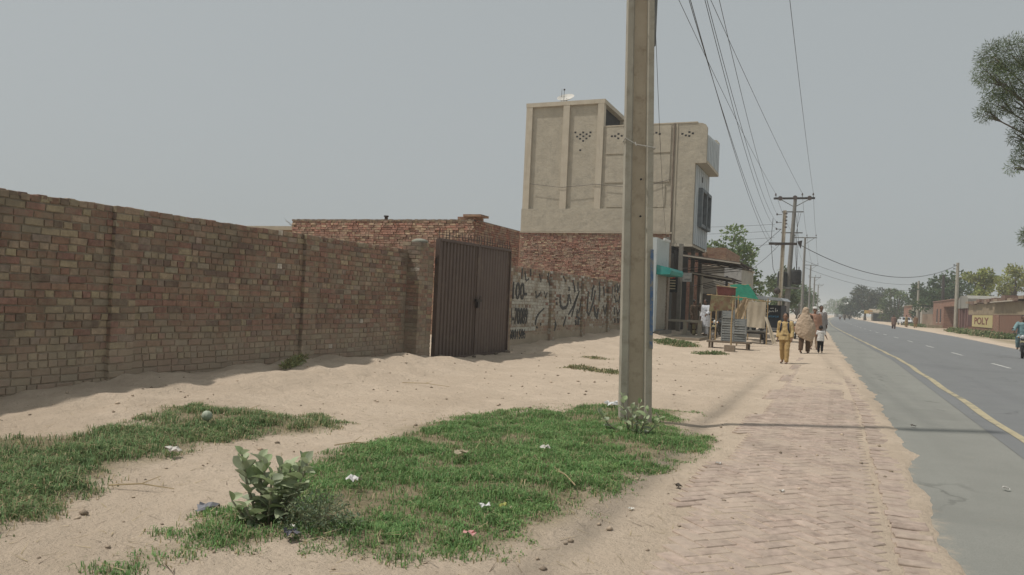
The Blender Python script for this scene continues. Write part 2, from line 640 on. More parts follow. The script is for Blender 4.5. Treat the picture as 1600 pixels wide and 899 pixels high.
for nm, arr in (('veg', veg), ('rut', rut)):
    a_ = gm.attributes.new(nm, 'FLOAT', 'POINT')
    a_.data.foreach_set('value', arr.astype(np.float32).ravel())
tag(put(bpy.data.objects.new('ground', gm)), kind='structure')


def strip(name, fa, fb, z, m, y0=-60, y1=3000, n=220):
    Y = np.unique(np.concatenate([np.linspace(y0, 170, n), np.linspace(170, y1, 60)]))
    k = 4
    V = []
    for j in range(k+1):
        V.append(np.stack([fa(Y)+(fb(Y)-fa(Y))*j/k, Y, np.full_like(Y, z)], -1))
    V = np.stack(V, 1).reshape(-1, 3)
    i = np.arange(len(Y)*(k+1)).reshape(len(Y), k+1)
    F = np.stack([i[:-1, :-1], i[:-1, 1:], i[1:, 1:], i[1:, :-1]], -1).reshape(-1, 4)
    me = np_mesh(name, V, F, m)
    E_ = np.tile(np.array([1.05, .35, 0, 0, 0]), (len(Y), 1))
    if name == 'road': E_ = np.tile(np.array([0, 0, 0, 0, .7]), (len(Y), 1))
    me.attributes.new('edge', 'FLOAT', 'POINT').data.foreach_set('value', E_.astype(np.float32).ravel())
    return put(bpy.data.objects.new(name, me))


def asphalt(name, c1, c2, dusty):
    t = NT(name)
    P = t.pos()
    mp = t.n.new('ShaderNodeMapping')
    mp.inputs['Scale'].default_value = (1.2, .09, 1)
    t.link(P, mp.inputs[0])
    c = t.mix(t.ramp(t.noise(1.5, 5, .6, P), .3, .7), c1, c2)
    c = t.mix(t.ramp(t.noise(1, 6, .65, mp.outputs[0]), .42, .7, 0, .55), c, tuple(x*1.18 for x in c1))
    c = t.mix(t.ramp(t.noise(140, 2, .6, P), .45, .62, 0, .45), c, tuple(x*.72 for x in c1))
    c = t.mix(t.ramp(t.noise(2.2, 7, .75, P), .60, .74, 0, dusty), c, (.33, .275, .20))
    vor = t.n.new('ShaderNodeTexVoronoi')
    vor.feature = 'DISTANCE_TO_EDGE'
    vor.inputs['Scale'].default_value = .55
    wv = t.n.new('ShaderNodeVectorMath')
    wv.operation = 'MULTIPLY_ADD'
    nzc = t.n.new('ShaderNodeTexNoise')
    nzc.inputs['Scale'].default_value = 1.1
    nzc.inputs['Detail'].default_value = 6
    t.link(P, nzc.inputs['Vector'])
    t.link(nzc.outputs['Color'], wv.inputs[0])
    wv.inputs[1].default_value = (1.6, 1.6, 0)
    t.link(P, wv.inputs[2])
    t.link(wv.outputs[0], vor.inputs['Vector'])
    crk = t.math('MULTIPLY', t.ramp(vor.outputs['Distance'], .004, .016, 1, 0), t.ramp(t.noise(.4, 4, .6, P), .48, .62))
    c = t.mix(t.math('MULTIPLY', crk, .55), c, tuple(x*.45 for x in c1))
    c = t.mix(t.ramp(t.noise(.22, 5, .6, P), .55, .62, 0, .35), c, tuple(x*.8 for x in c1))
    e_ = t.attrf('edge')
    dn = t.math('ADD', e_, t.math('MULTIPLY', t.math('SUBTRACT', t.noise(3.2, 7, .75, P), .5), 1.5))
    c = t.mix(t.ramp(dn, .55, 1.0, 0, .85), c, (.44, .36, .27))
    t.bump(t.noise(170, 4, .7, P), .004, .7)
    return t.done(c, .85, .3)


road = strip('road', lambda Y: yel(Y)-.25, rgt, .008, asphalt('asphalt_carriageway', (.170, .174, .174), (.190, .193, .190), .3))
tag(road, kind='structure')
sh = strip('road_shoulder', lambda Y: lft(Y)-.28, yel, .004, asphalt('asphalt_shoulder', (.222, .222, .198), (.248, .246, .22), .3))
tag(sh, kind='structure')


def worn_paint(name, c, lo=.56, hi=.66):
    t = NT(name)
    col = t.mix(t.ramp(t.noise(3.5, 7, .75, t.pos()), lo, hi, 0, .9), c, (.14, .145, .135))
    col = t.mix(t.ramp(t.noise(60, 3, .7, t.pos()), .5, .64, 0, .5), col, (.17, .165, .14))
    return t.done(col, .8, .2)


yl = strip('edge_line', lambda Y: yel(Y)-.03+.02*np.sin(Y*1.3), lambda Y: yel(Y)+.095+.02*np.sin(Y*1.3+.6), .013, worn_paint('yellow_line_paint', (.43, .37, .24), .48, .64), n=600)
tag(yl, kind='structure')
wp = worn_paint('white_line_paint', (.52, .52, .49), .5, .62)
cl = thing('centre_line', None, None, (5, 0, 0))
tag(cl, kind='structure')
for k in range(26):
    y0 = 5.0+7.53*k
    mb = MB()
    for a in range(3):
        ya, yb = y0+.83*a, y0+.83*(a+1)
        xa, xb = float(yel(ya))+2.95, float(yel(yb))+2.95
        mb.add([(xa-.06, ya, .014), (xa+.06, ya, .014), (xb+.06, yb, .014), (xb-.06, yb, .014)], [(0, 1, 2, 3)])
    mb.build('dash', wp, cl)


# ---- brick strip beside the road: herringbone field with a band of cross bricks
def block_brick(L, Wd, H, seed, tint, top=True):
    """12 vertices, chamfered on the visible (+z) side; centre of the top at the origin"""
    r = random.Random(seed)
    j = lambda s: r.uniform(-s, s)
    c = .0055
    lo, mid, hi = [], [], []
    for sx, sy in ((-1, -1), (1, -1), (1, 1), (-1, 1)):
        dx, dy = j(.004), j(.004)
        lo.append((sx*L/2+dx, sy*Wd/2+dy, -H))
        mid.append((sx*L/2+dx, sy*Wd/2+dy, -c))
        hi.append((sx*(L/2-c)+dx+j(.002), sy*(Wd/2-c)+dy+j(.002), j(.0025)))
    fs = [(8, 9, 10, 11)]
    for i in range(4):
        k = (i+1) % 4
        fs += [(i, k, 4+k, 4+i), (4+i, 4+k, 8+k, 8+i)]
    return lo+mid+hi, fs, tint


def pave_tint(r):
    b = r.choice([(.385, .30, .245), (.375, .295, .245), (.405, .32, .26), (.36, .28, .23), (.39, .31, .255)])
    k = r.uniform(.88, 1.1)
    return tuple(x*k for x in b)


pave_mat = tintmat('dusty_paving_brick', smear=(.43, .35, .28), bump=.003)
pavement = MB().bb(-1.0, .62, 2.0, 26, -.08, -.035).build('pavement', mat('sand_bed', (.4, .32, .22)))
tag(pavement, kind='structure')
rr = random.Random(3)
spots = []
u = .118
for i in range(-260, 260):
    for j in range(-260, 260):
        q = (i-j) % 4
        if q == 0: c, ang = ((i+1)*u, (j+.5)*u), 0
        elif q == 3: c, ang = ((i+.5)*u, (j+1)*u), math.pi/2
        else: continue
        a = R(45)
        x, y = c[0]*math.cos(a)-c[1]*math.sin(a), c[0]*math.sin(a)+c[1]*math.cos(a)+8
        edge = float(lft(y))-.42
        if -.95+.12*math.sin(y*1.7) < x < edge and 2.4 < y < 26:
            spots.append((x, y, ang+a+rr.uniform(-.03, .03), .012+rr.uniform(-.0015, .002)))
for k in range(200):
    y = 2.4+k*.118
    x = float(lft(y))-.22+rr.uniform(-.015, .015)
    spots.append((x, y, rr.uniform(-.05, .05), .016+rr.uniform(-.007, .008)))
pv = []
for k in range(24):
    mb = MB()
    v, f, t_ = block_brick(.226, .108, .07, k, pave_tint(rr))
    mb.add(v, f, t_)
    pv.append(mb.mesh('brick', pave_mat))
spots.sort(key=lambda s: s[1])
inview = [s for s in spots if s[1] > 3.7 and s[0] > -.85]
first = set(id(s) for s in inview[:300])
rest = MB()
for k, s in enumerate(spots):
    if id(s) in first:
        o = bpy.data.objects.new('brick', pv[k % 24])
        o.location = (s[0], s[1], s[3])
        o.rotation_euler = (rr.uniform(-.012, .012), rr.uniform(-.012, .012), s[2])
        put(o, pavement, False)
    else:
        v, f, t_ = block_brick(.226, .108, .07, k, pave_tint(rr))
        m3 = Matrix.Rotation(s[2], 3, 'Z')
        rest.add([tuple(m3 @ Vector(p)+Vector((s[0], s[1], s[3]))) for p in v], f, t_)
tag(rest.build('brick_field', pave_mat, pavement), kind='stuff')

# ================================================================ BRICK WALLS
wall_mat = tintmat('old_wall_brick', smear=(.265, .225, .17), dust=(.43, .35, .262), bump=.012, bscale=30)
core_mat = mat('mud_mortar', (.25, .21, .16), (.21, .175, .135), 5, .95, bump=.02, bscale=25)
wrr = random.Random(11)


def wall_tint(r, head, white=0.0):
    if white and r.random() < white:
        k = r.uniform(.8, 1.1)
        return (.50*k, .485*k, .43*k)
    a = r.random()
    if a < .005: return (.62, .57, .50)
    if a < (.40 if head else .14): b = (.335, .265, .185)
    elif a < .80: b = (.27, .165, .125)
    elif a < .90: b = (.19, .135, .11)
    else: b = (.30, .25, .195)
    k = r.uniform(.85, 1.14)
    return (b[0]*k, b[1]*k*r.uniform(.94, 1.06), b[2]*k)


BV = {}


def wall_brick(L, H, seed, tint):
    """brick seen end-on from +x: length along y, height along z, face at x=0, set back to x=-.06"""
    v, f, t_ = block_brick(L, H, .06, seed, tint)
    return [(p[2], p[0], p[1]) for p in v], f, t_


def wall_brick_variant(kind, k, H):
    key = (kind, k)
    if key not in BV:
        mb = MB()
        r = random.Random(k*7+len(kind))
        v, f, t_ = wall_brick({'s': .226, 'h': .108}[kind], H, k, wall_tint(r, kind == 'h'))
        mb.add(v, f, t_)
        BV[key] = mb.mesh('brick', wall_mat)
    return BV[key]


def lay_courses(y0, y1, z0, z1, x, course, white=None, rot_side=False):
    """list of (x, y, z, kind, seedvals)"""
    out = []
    k = 0
    z = z0
    while z < z1-.03:
        typ = 'h' if (k % 3 == 2 or (k*7919) % 11 in (3, 5)) else 's'
        if z+course >= z1-.03: typ = 'h'
        y = y0 + wrr.uniform(0, .1)
        sag = .012*math.sin(k*1.3)
        while y < y1:
            t_ = typ if wrr.random() > .12 else ('h' if typ == 's' else 's')
            L = .226 if t_ == 's' else .108
            if y+L > y1+.02: break
            out.append((x+wrr.uniform(-.007, .007), y+L/2, z+course/2+.006*math.sin(y*1.9+sag*40)+wrr.uniform(-.004, .004), t_, wrr.uniform(-.02, .02)))
            y += L+.014
        z += course
        k += 1
    return out


COURSE = .0925


def fit_courses(y0, y1, z0, z1, x):
    """courses that fill a pier or pilaster exactly from edge to edge"""
    out = []
    z, k = z0, 0
    while z < z1-.03:
        seq, tot = [], 0
        while tot < y1-y0-.09:
            L = .108 if (len(seq)+k) % 2 == 0 and len(seq) < 2 else .226
            if tot+L > y1-y0+.03: L = .108
            seq.append(L)
            tot += L+.013
        gap = (y1-y0-sum(seq))/max(1, len(seq)-1) if len(seq) > 1 else 0
        gap = min(gap, .03)
        y = y0+(y1-y0-sum(seq)-gap*(len(seq)-1))/2
        for L in seq:
            out.append((x+wrr.uniform(-.005, .005), y+L/2, z+COURSE/2+wrr.uniform(-.003, .003), 's' if L > .2 else 'h', wrr.uniform(-.015, .015)))
            y += L+gap
        z += COURSE
        k += 1
    return out


bw_ = thing('brick_wall', 'long weathered brick compound wall left of the brown gate', 'wall', (WX-.12, 8.5, 0))
mb = MB()
mb.box((WX-.130, 6.21, 1.02), (.232, 16.42, 2.65), tint=(.27, .225, .175))
for py in (7.05, 10.88):
    mb.box((WX-.02, py+.18, 1.02), (.15, .335, 2.63), tint=(.27, .225, .175))
tag(mb.build('mortar_core', wall_mat, bw_))
L_ = []
L_ += lay_courses(1.5, 14.42, -.10, 2.375, WX, COURSE)
for py in (7.05, 10.88):
    L_ += fit_courses(py, py+.352, -.10, 2.365, WX+.065)
seen = [s for s in L_ if s[1] > 5.55 and s[2] > float(wall_base(s[1]))-.03]
seen.sort(key=lambda s: s[1])
first = set(id(s) for s in seen[:300])
rest = MB()
for k, s in enumerate(L_):
    if id(s) in first:
        o = bpy.data.objects.new('brick', wall_brick_variant(s[3], wrr.randrange(30), .078))
        o.location = (s[0], s[1], s[2])
        o.rotation_euler = (s[4], 0, wrr.uniform(-.015, .015))
        put(o, bw_, True)
    else:
        v, f, t_ = wall_brick(.226 if s[3] == 's' else .108, .078, k, wall_tint(wrr, s[3] == 'h'))
        m3 = Matrix.Rotation(s[4], 3, 'X')
        rest.add([tuple(m3 @ Vector(p)+Vector(s[:3])) for p in v], f, t_)


def side_bricks(mb, y, x0, x1, z0, z1, white=0):
    """courses on a face that looks towards -y"""
    z = z0
    k = 0
    while z < z1-.03:
        x = x1
        first_ = True
        while x > x0+.03:
            L = .108 if (k % 2 == 0 and first_) else .226
            L = min(L, x-x0)
            v, f, t_ = block_brick(L, .078, .05, k*31+int(x*100), wall_tint(wrr, L < .15, white))
            mb.add([(p[0]+x-L/2, y-p[2]+wrr.uniform(-.003, .003), p[1]+z+COURSE/2) for p in v], f, t_)
            x -= L+.012
            first_ = False
        z += COURSE
        k += 1


for py in (7.05, 10.88):
    side_bricks(rest, py-.004, WX-.02, WX+.06, -.10, 2.365)
# bricks laid flat along the top
y = 1.5
while y < 14.4:
    v, f, t_ = block_brick(.226, .108, .05, int(y*100), wall_tint(wrr, True))
    wj = wrr.uniform(-.012, .022)
    if wrr.random() < .14:
        y += .121
        continue
    for xo in (-.115,):
        rest.add([(p[0]+WX+xo, p[1]+y, p[2]+2.385+wj) for p in v], f, t_)
    y += .121
tag(rest.build('brick_courses', wall_mat, bw_), kind='stuff')


def pier(name, label, x0, x1, y0, y1, z1, cap=True):
    t = thing(name, label, 'pier', ((x0+x1)/2, (y0+y1)/2, 0))
    MB().box(((x0+x1-.009)/2, (y0+y1)/2, (z1-.32)/2), (x1-.009-x0, y1-y0-.02, z1+.28), tint=(.27, .225, .175)).build('mortar_core', wall_mat, t)
    mb = MB()
    z = -.2
    k = 0
    W_ = y1-y0
    for s in fit_courses(y0, y1, -.2, z1, x1):
        v, f, t_ = wall_brick(.226 if s[3] == 's' else .108, .078, int(s[1]*1000+s[2]*77), wall_tint(wrr, s[3] == 'h'))
        mb.add([tuple(Vector(p)+Vector(s[:3])) for p in v], f, t_)
    side_bricks(mb, y0, x0, x1-.004, -.2, z1)
    tag(mb.build('brick_courses', wall_mat, t), kind='stuff')
    if cap:
        for i in range(int(W_/.115)+1):
            v, f, t_ = block_brick(.226, .108, .06, i+77, wall_tint(wrr, True))
            mc = MB()
            for k2 in range(2):
                mc.add([(p[0]+x1-.11-k2*.24, p[1]+y0+.05+i*.119, p[2]+z1+.05) for p in v], f, t_)
            tag(mc.build('cap_brick', wall_mat, t))
    return t


pl = pier('gate_pier', 'brick gate pier left of the brown gate', -8.75, -8.3, 14.42, 15.03, 2.58, False)
MB().ell((-8.5, 14.72, 2.60), (.2, .15, .07), 12, 6).build('cement_lump', mat('cement_lump', (.27, .27, .22), (.2, .2, .17), 9, bump=.01), pl, True)
pier('gate_pier', 'narrow brick gate pier between brown gate and painted wall', -8.75, -8.32, 19.24, 19.62, 2.45, False)

# painted wall right of the gate
pw = thing('painted_brick_wall', 'whitewashed brick wall with black painted lettering right of the gate', 'wall', (WX-.12, 26, 0))
MB().box((WX-.125, 26.9, 1.04), (.232, 14.54, 2.68), tint=(.33, .30, .25)).build('mortar_core', wall_mat, pw)
mb = MB()
PIL = (23.35, 26.7, 30.1)
for s in lay_courses(19.64, 34.2, -.1, 2.42, WX, COURSE):
    zz = s[2]
    dens = .92 if (.62 < zz < 2.05 and s[1] < 27.0) else (.68 if .8 < zz < 2.15 else .15)
    v, f, t_ = wall_brick(.226 if s[3] == 's' else .108, .078, int(s[1]*1000+s[2]*77), wall_tint(wrr, s[3] == 'h', dens))
    mb.add([tuple(Vector(p)+Vector(s[:3])) for p in v], f, t_)
for py in PIL:
    for s in fit_courses(py, py+.352, -.1, 2.40, WX+.10):
        v, f, t_ = wall_brick(.226 if s[3] == 's' else .108, .078, int(s[1]*1000+s[2]*77), wall_tint(wrr, s[3] == 'h', .35))
        mb.add([tuple(Vector(p)+Vector(s[:3])) for p in v], f, t_)
    side_bricks(mb, py-.004, WX-.02, WX+.095, -.1, 2.40, .2)
    mb.box((WX+.03, py+.18, 1.05), (.11, .33, 2.6), tint=(.2, .17, .13))
tag(mb.build('brick_courses', wall_mat, pw), kind='stuff')
for a_, b_ in ((19.66, 23.34), (23.72, 26.69), (27.07, 30.09), (30.47, 34.15)):
    pr = [(a_, -.2)]+[(float(y_), .34+.0165*(y_-19.66)+.05*math.sin(y_*2.1)+.03*math.sin(y_*5.3)) for y_ in np.linspace(a_, b_, 14)]+[(b_, -.2)]
    MB().prism(pr, 'x', WX-.03, WX+.016).build('mud_skirting', mat('mud_skirting', (.40, .335, .255), (.34, .285, .215), 2.2, .95, .1, bump=.02, bscale=14), pw)
wash = mat('limewash', (.50, .50, .44), (.42, .41, .36), 4, .9, dirt=(.32, .28, .22), dscale=6, dlo=.48, dhi=.62)
for za, zb in ((1.30, 1.37), (.50, .62), (.16, .30)):
    MB().bb(WX-.03, WX+.012, 20.0, 22.2, za, zb).build('whitewash_band', wash, pw)
ink = mat('black_wall_paint', (.045, .047, .05), (.10, .098, .092), 12, .85, dirt=(.2, .18, .15), dscale=14, dlo=.55, dhi=.66)
STROKES = [
    [(22.91, 1.19, 0.041), (22.48, 1.03, 0.054), (22.27, 0.89, 0.067), (22.19, 0.67, 0.039)],
    [(22.31, 0.61, 0.054), (22.40, 0.57, 0.054)],
    [(22.63, 0.72, 0.055), (22.69, 0.66, 0.055)],
    [(22.38, 2.26, 0.033), (22.52, 2.03, 0.083), (22.61, 2.24, 0.033)],
    [(23.18, 2.34, 0.042), (23.14, 2.16, 0.056), (23.42, 1.86, 0.042)],
    [(23.73, 2.25, 0.043), (23.66, 1.87, 0.058)],
    [(22.12, 1.72, 0.039), (22.19, 1.52, 0.081), (22.41, 1.59, 0.054), (22.56, 1.71, 0.040)],
    [(22.85, 1.72, 0.041), (22.99, 1.54, 0.070), (23.14, 1.70, 0.042)],
    [(23.96, 1.49, 0.059), (24.14, 1.52, 0.060)],
    [(24.04, 1.39, 0.059), (24.11, 1.33, 0.060)],
    [(24.38, 1.67, 0.044), (24.41, 1.46, 0.061), (24.50, 1.29, 0.094), (24.70, 1.20, 0.128), (25.04, 1.23, 0.131), (25.22, 1.36, 0.081), (25.24, 1.69, 0.064)],
    [(25.31, 1.70, 0.064), (25.57, 1.37, 0.065)],
    [(25.28, 1.96, 0.046), (25.30, 1.81, 0.098)],
    [(25.66, 2.20, 0.065), (25.76, 2.02, 0.065)],
    [(25.83, 2.02, 0.066), (25.94, 1.78, 0.102)],
    [(26.25, 2.15, 0.049), (26.29, 1.83, 0.067)],
    [(26.44, 1.84, 0.049), (26.06, 1.44, 0.066), (25.70, 0.92, 0.047)],
    [(26.24, 1.67, 0.049), (25.86, 1.30, 0.084), (25.34, 0.98, 0.064)],
    [(26.31, 1.17, 0.067), (26.28, 0.91, 0.086), (26.74, 0.82, 0.088)],
    [(26.77, 2.20, 0.069), (26.74, 1.85, 0.069)],
    [(26.76, 1.68, 0.050), (26.66, 1.38, 0.069), (26.48, 1.03, 0.049)],
    [(23.78, 0.98, 0.043), (24.07, 0.64, 0.091), (23.92, 0.39, 0.043)],
    [(25.08, 0.92, 0.046), (24.85, 0.59, 0.062)],
    [(26.15, 0.80, 0.085), (26.24, 0.62, 0.104)],
    [(26.44, 0.82, 0.087), (26.47, 0.61, 0.087)],
    [(28.07, 2.01, 0.074), (27.97, 1.52, 0.074)],
    [(28.42, 1.89, 0.054), (28.16, 1.40, 0.074), (27.80, 1.03, 0.073)],
    [(27.52, 1.87, 0.052), (27.51, 1.39, 0.072), (27.47, 1.08, 0.072), (27.81, 0.98, 0.114)],
    [(28.34, 1.33, 0.075), (28.56, 0.98, 0.141), (28.75, 0.86, 0.186), (28.95, 1.23, 0.078)],
    [(28.88, 2.28, 0.056), (29.02, 1.91, 0.100), (28.99, 1.53, 0.056)],
    [(29.53, 2.10, 0.080), (29.68, 1.72, 0.081)],
    [(29.56, 1.34, 0.080), (29.88, 1.03, 0.198), (30.18, 1.45, 0.083)],
    [(30.42, 2.34, 0.060), (30.29, 1.95, 0.107), (30.17, 1.55, 0.083)],
    [(30.84, 2.15, 0.061), (30.75, 1.51, 0.085)],
    [(28.14, 2.11, 0.095), (28.23, 2.01, 0.096)],
    [(30.00, 2.02, 0.082), (30.11, 1.92, 0.082)],
    [(31.22, 2.24, 0.062), (31.28, 1.92, 0.062)],
    [(31.52, 2.30, 0.063), (31.69, 1.90, 0.089)],
    [(31.94, 2.24, 0.090), (31.77, 1.99, 0.064)],
    [(31.20, 1.78, 0.062), (31.44, 1.52, 0.088), (31.84, 1.58, 0.064)],
    [(32.01, 1.80, 0.064), (31.96, 1.47, 0.064)],
    [(31.28, 1.30, 0.087), (31.33, 0.98, 0.062)],
    [(31.59, 1.25, 0.063), (31.85, 0.93, 0.090), (32.11, 1.20, 0.065)],
    [(31.35, 0.82, 0.088), (31.48, 0.66, 0.088)],
    [(31.86, 0.85, 0.090), (32.00, 0.63, 0.090)],
    [(32.20, 1.31, 0.065), (32.30, 0.68, 0.065)],
    [(20.94, 2.35, 0.037), (20.93, 2.04, 0.037)],
    [(21.15, 2.28, 0.037), (21.29, 1.98, 0.050), (21.49, 2.07, 0.038)],
    [(21.60, 2.38, 0.038), (21.63, 2.15, 0.038)],
    [(24.62, 2.29, 0.045), (24.91, 2.12, 0.046)],
]
for st in STROKES:
    mb = MB()
    L1, L2 = [], []
    for i, (y, z, w) in enumerate(st):
        a, b = st[max(i-1, 0)], st[min(i+1, len(st)-1)]
        dy, dz = b[0]-a[0], b[1]-a[1]
        n_ = math.hypot(dy, dz) or 1
        px, pz = -dz/n_*w*.95, dy/n_*w*.45
        L1.append((y+px, z+pz))
        L2.append((y-px, z-pz))
    x1 = WX+.0135
    for i in range(len(st)-1):
        q = [L1[i], L1[i+1], L2[i+1], L2[i]]
        mb.add([(x1, *p) for p in q]+[(x1-.03, *p) for p in q], [(0, 1, 2, 3), (0, 4, 5, 1), (3, 2, 6, 7), (0, 3, 7, 4), (1, 5, 6, 2)])
    mb.build('lettering_stroke', ink, pw)


def text(body, name, m, parent, loc, rot, size, sx=1.0, ext=.004):
    cu_ = bpy.data.curves.new('t', 'FONT')
    cu_.body = body
    cu_.size = size
    cu_.extrude = ext
    cu_.offset = size*.018
    o = bpy.data.objects.new('t', cu_)
    COL.objects.link(o)
    dg = bpy.context.evaluated_depsgraph_get()
    me = bpy.data.meshes.new_from_object(o.evaluated_get(dg))
    bpy.data.objects.remove(o)
    me.materials.clear()
    me.materials.append(m)
    q = bpy.data.objects.new(name, me)
    q.location = loc
    q.rotation_euler = rot
    q.scale = (sx, 1, 1)
    return put(q, parent, True)


for s_, z_, h_, w_ in (('100-', 1.45, .68, 1.0), ('1-70089', .72, .66, .62), ('S001586', .28, .40, .9)):
    text(s_, 'number', ink, pw, (WX+.012, 20.15, z_), (R(90), 0, R(90)), h_, w_, .006)

# ================================================================ GATE
gt = thing('steel_gate', 'brown corrugated steel double gate with spikes on top', 'gate', (-8.25, 17.1, 0))
gmat = mat('brown_gate_paint', (.090, .062, .051), (.108, .077, .062), 2.5, .55, .4, dirt=(.16, .12, .09), dscale=1.6, dlo=.55, dhi=.75, bump=.002, bscale=90)
gdark = mat('dark_gate_steel', (.03, .024, .022), (.05, .035, .03), 5, .6, .4)
for li, (ya, yb) in enumerate(((15.10, 17.12), (17.15, 19.17))):
    def tz(y): return 2.69+(y-15.1)*.014
    P_ = 24
    prof = []
    n = 12
    pitch_ = (yb-ya)/n
    for i in range(n):
        y = ya+i*pitch_
        for fy, fx in ((0, 0), (.30, 0), (.40, (.028, .011)[li]), (.90, (.028, .011)[li])):
            prof.append((y+fy*pitch_, -8.25+fx))
    prof.append((yb, -8.25))
    mb = MB()
    vs = [(x, y, .03) for y, x in prof]+[(x, y, tz(y)-.03) for y, x in prof]
    k = len(prof)
    mb.add(vs, [(i, i+1, k+i+1, k+i) for i in range(k-1)])
    leaf = mb.build('gate_leaf', gmat, gt)
    fr = MB()
    fr.bb(-8.30, -8.20, ya-.02, ya+.035, -.04, tz(ya))
    fr.bb(-8.30, -8.20, yb-.035, yb+.005, -.04, tz(yb))
    fr.bb(-8.30, -8.195, ya+.035, yb-.035, -.04, .03)
    fr.add([(-8.3, ya+.035, tz(ya)-.03), (-8.195, ya+.035, tz(ya)-.03), (-8.195, yb-.035, tz(yb)-.03), (-8.3, yb-.035, tz(yb)-.03),
            (-8.3, ya+.035, tz(ya)+.03), (-8.195, ya+.035, tz(ya)+.03), (-8.195, yb-.035, tz(yb)+.03), (-8.3, yb-.035, tz(yb)+.03)],
           [(0, 1, 2, 3), (4, 5, 6, 7), (0, 1, 5, 4), (1, 2, 6, 5), (2, 3, 7, 6), (3, 0, 4, 7)])
    fr.build('leaf_frame', gmat, leaf)
    rail = MB()
    rail.tube([(-8.25, ya, tz(ya)+.12), (-8.25, yb, tz(yb)+.12)], .007, 5)
    rail.build('spike_rail', gdark, leaf)
    for i in range(13):
        y = ya+.04+i*(yb-ya-.08)/12
        lean = random.uniform(-.02, .02)
        MB().tube([(-8.25, y, tz(y)+.02), (-8.25+lean*.5, y+lean*.6, tz(y)+.22), (-8.25+lean, y+lean, tz(y)+.27)], [.008, .008, .002], 5).build('spike', gdark, leaf)
    for z in (.45, 2.2):
        yy = ya-.03 if li == 0 else yb+.02
        MB().tube([(-8.27, yy, z-.06), (-8.27, yy, z+.06)], .025, 8).build('hinge', gdark, leaf)
lt = MB().bb(-8.195, -8.14, 16.98, 17.3, 1.33, 1.39)
lt.build('bolt', gdark, gt)
MB().bb(-8.19, -8.13, 17.05, 17.16, 1.18, 1.34).build('padlock', gdark, gt)
MB().torus((-8.16, 17.22, 1.42), (1, 0, 0), .05, .008, 14, 6).build('pull_ring', gdark, gt)
for i, (y, s) in enumerate(((15.15, .09), (16.1, .06), (16.9, .05), (18.2, .06), (18.9, .08), (19.0, .06))):
    o = MB().ell((0, 0, 0), (s, s*1.3, s*.6), 8, 5).build('stone', mat('gate_stone', (.12, .10, .085), (.2, .16, .12), 20))
    o.location = (-8.1, y, hz(-8.1, y)+s*.3)
    tag(o, ['dark stone under the hinge side of the gate', 'stone under the left gate leaf', 'small stone under the middle of the gate', 'stone under the right gate leaf', 'dark stone at the right end of the gate', 'smaller stone at the right gate end'][i], 'stone')

# ================================================================ PLASTER BUILDING WITH SHOPS BELOW
plaster = mat('old_cement_plaster', (.47, .425, .34), (.41, .37, .295), 1.6, .92, .15, bump=.05, bscale=4, streak=(.37, .335, .275), dirt=(.335, .305, .25), dscale=2.6, dlo=.48, dhi=.72)
plaster_trim = mat('cement_trim', (.54, .485, .39), (.48, .425, .335), 2, .9, .15, bump=.01, bscale=15, streak=(.40, .35, .28))
panelm = mat('grey_white_panel', (.54, .58, .60), (.47, .51, .53), 2, .7, .3, streak=(.36, .38, .38))
darkm = mat('interior_shade', (.03, .031, .034), (.045, .043, .042), 3, .9)  # near-black, paints the shade inside openings and holes
redbrick_x = brickmat('rough_red_brick_side', 'x', (.37, .175, .12), (.29, .145, .105), (.36, .27, .195), dirt=(.36, .23, .15))
redbrick_y = brickmat('rough_red_brick_street', 'y', (.36, .18, .125), (.30, .155, .115), (.35, .27, .2), dirt=(.32, .22, .16))
redbrick_b = brickmat('rough_brown_brick_side', 'x', (.35, .19, .135), (.39, .25, .17), (.38, .30, .215), dirt=(.41, .32, .22))

BY = 42.0
bd = thing('plaster_building', 'tall three-storey cement plaster building above the shops', 'building', (-12.5, 46, 0))
w = MB().bb(-19.2, -8.55, BY+.10, 52, -.2, 5.42)
w.build('brick_ground_floor', redbrick_x, bd)
tag(MB().bb(-17.55, -8.5, BY-.02, BY+.14, 5.42, 5.50).build('string_course', plaster_trim, bd))
for i in range(36):                                   # single pale bricks, and dark ones painted as the shade of gaps
    x, z = random.uniform(-17.2, -9.2), random.choice([random.uniform(.8, 5.2), 5.2])
    if i < 14: MB().bb(x, x+.22, BY+.07, BY+.14, z, z+.07).build('brick', mat('pale_brick', (.50, .46, .38)) if i % 2 else mat('brick_gap_shade', (.10, .06, .045)), bd)
# high rear block
w = MB().bb(-17.4, -12.66, BY+.12, 50, 5.5, 11.5)
w.bb(-17.4, -12.95, BY+.12, 50, 11.5, 12.85)
wl_ = w.build('wall', plaster, bd)
MB().bb(-17.44, -12.6, BY-.03, 50.1, 12.85, 13.09).build('roof_slab', plaster_trim, bd)
MB().bb(-12.94, -12.90, BY+.6, 49.6, 11.52, 12.84).build('opening_shade', darkm, bd)  # dark sheet on the wall, shade of the open bay as colour
for y in (BY+.16, 46.3):
    MB().bb(-12.95, -12.66, y, y+.28, 11.5, 12.85).build('column', plaster_trim, bd)
for k in range(6):
    MB().bb(-12.9, -12.72, BY+.46, BY+.60, 11.55+k*.21, 11.66+k*.21).build('brick', plaster_trim, bd)
for x0, x1 in ((-17.42, -17.03), (-15.10, -14.71), (-13.01, -12.64)):
    MB().bb(x0, x1, BY-.02, BY+.14, 6.82, 12.85).build('pilaster', plaster_trim, bd)
MB().bb(-17.46, -8.6, BY-.03, BY+.13, 5.50, 6.82).build('plaster_band', plaster, bd)
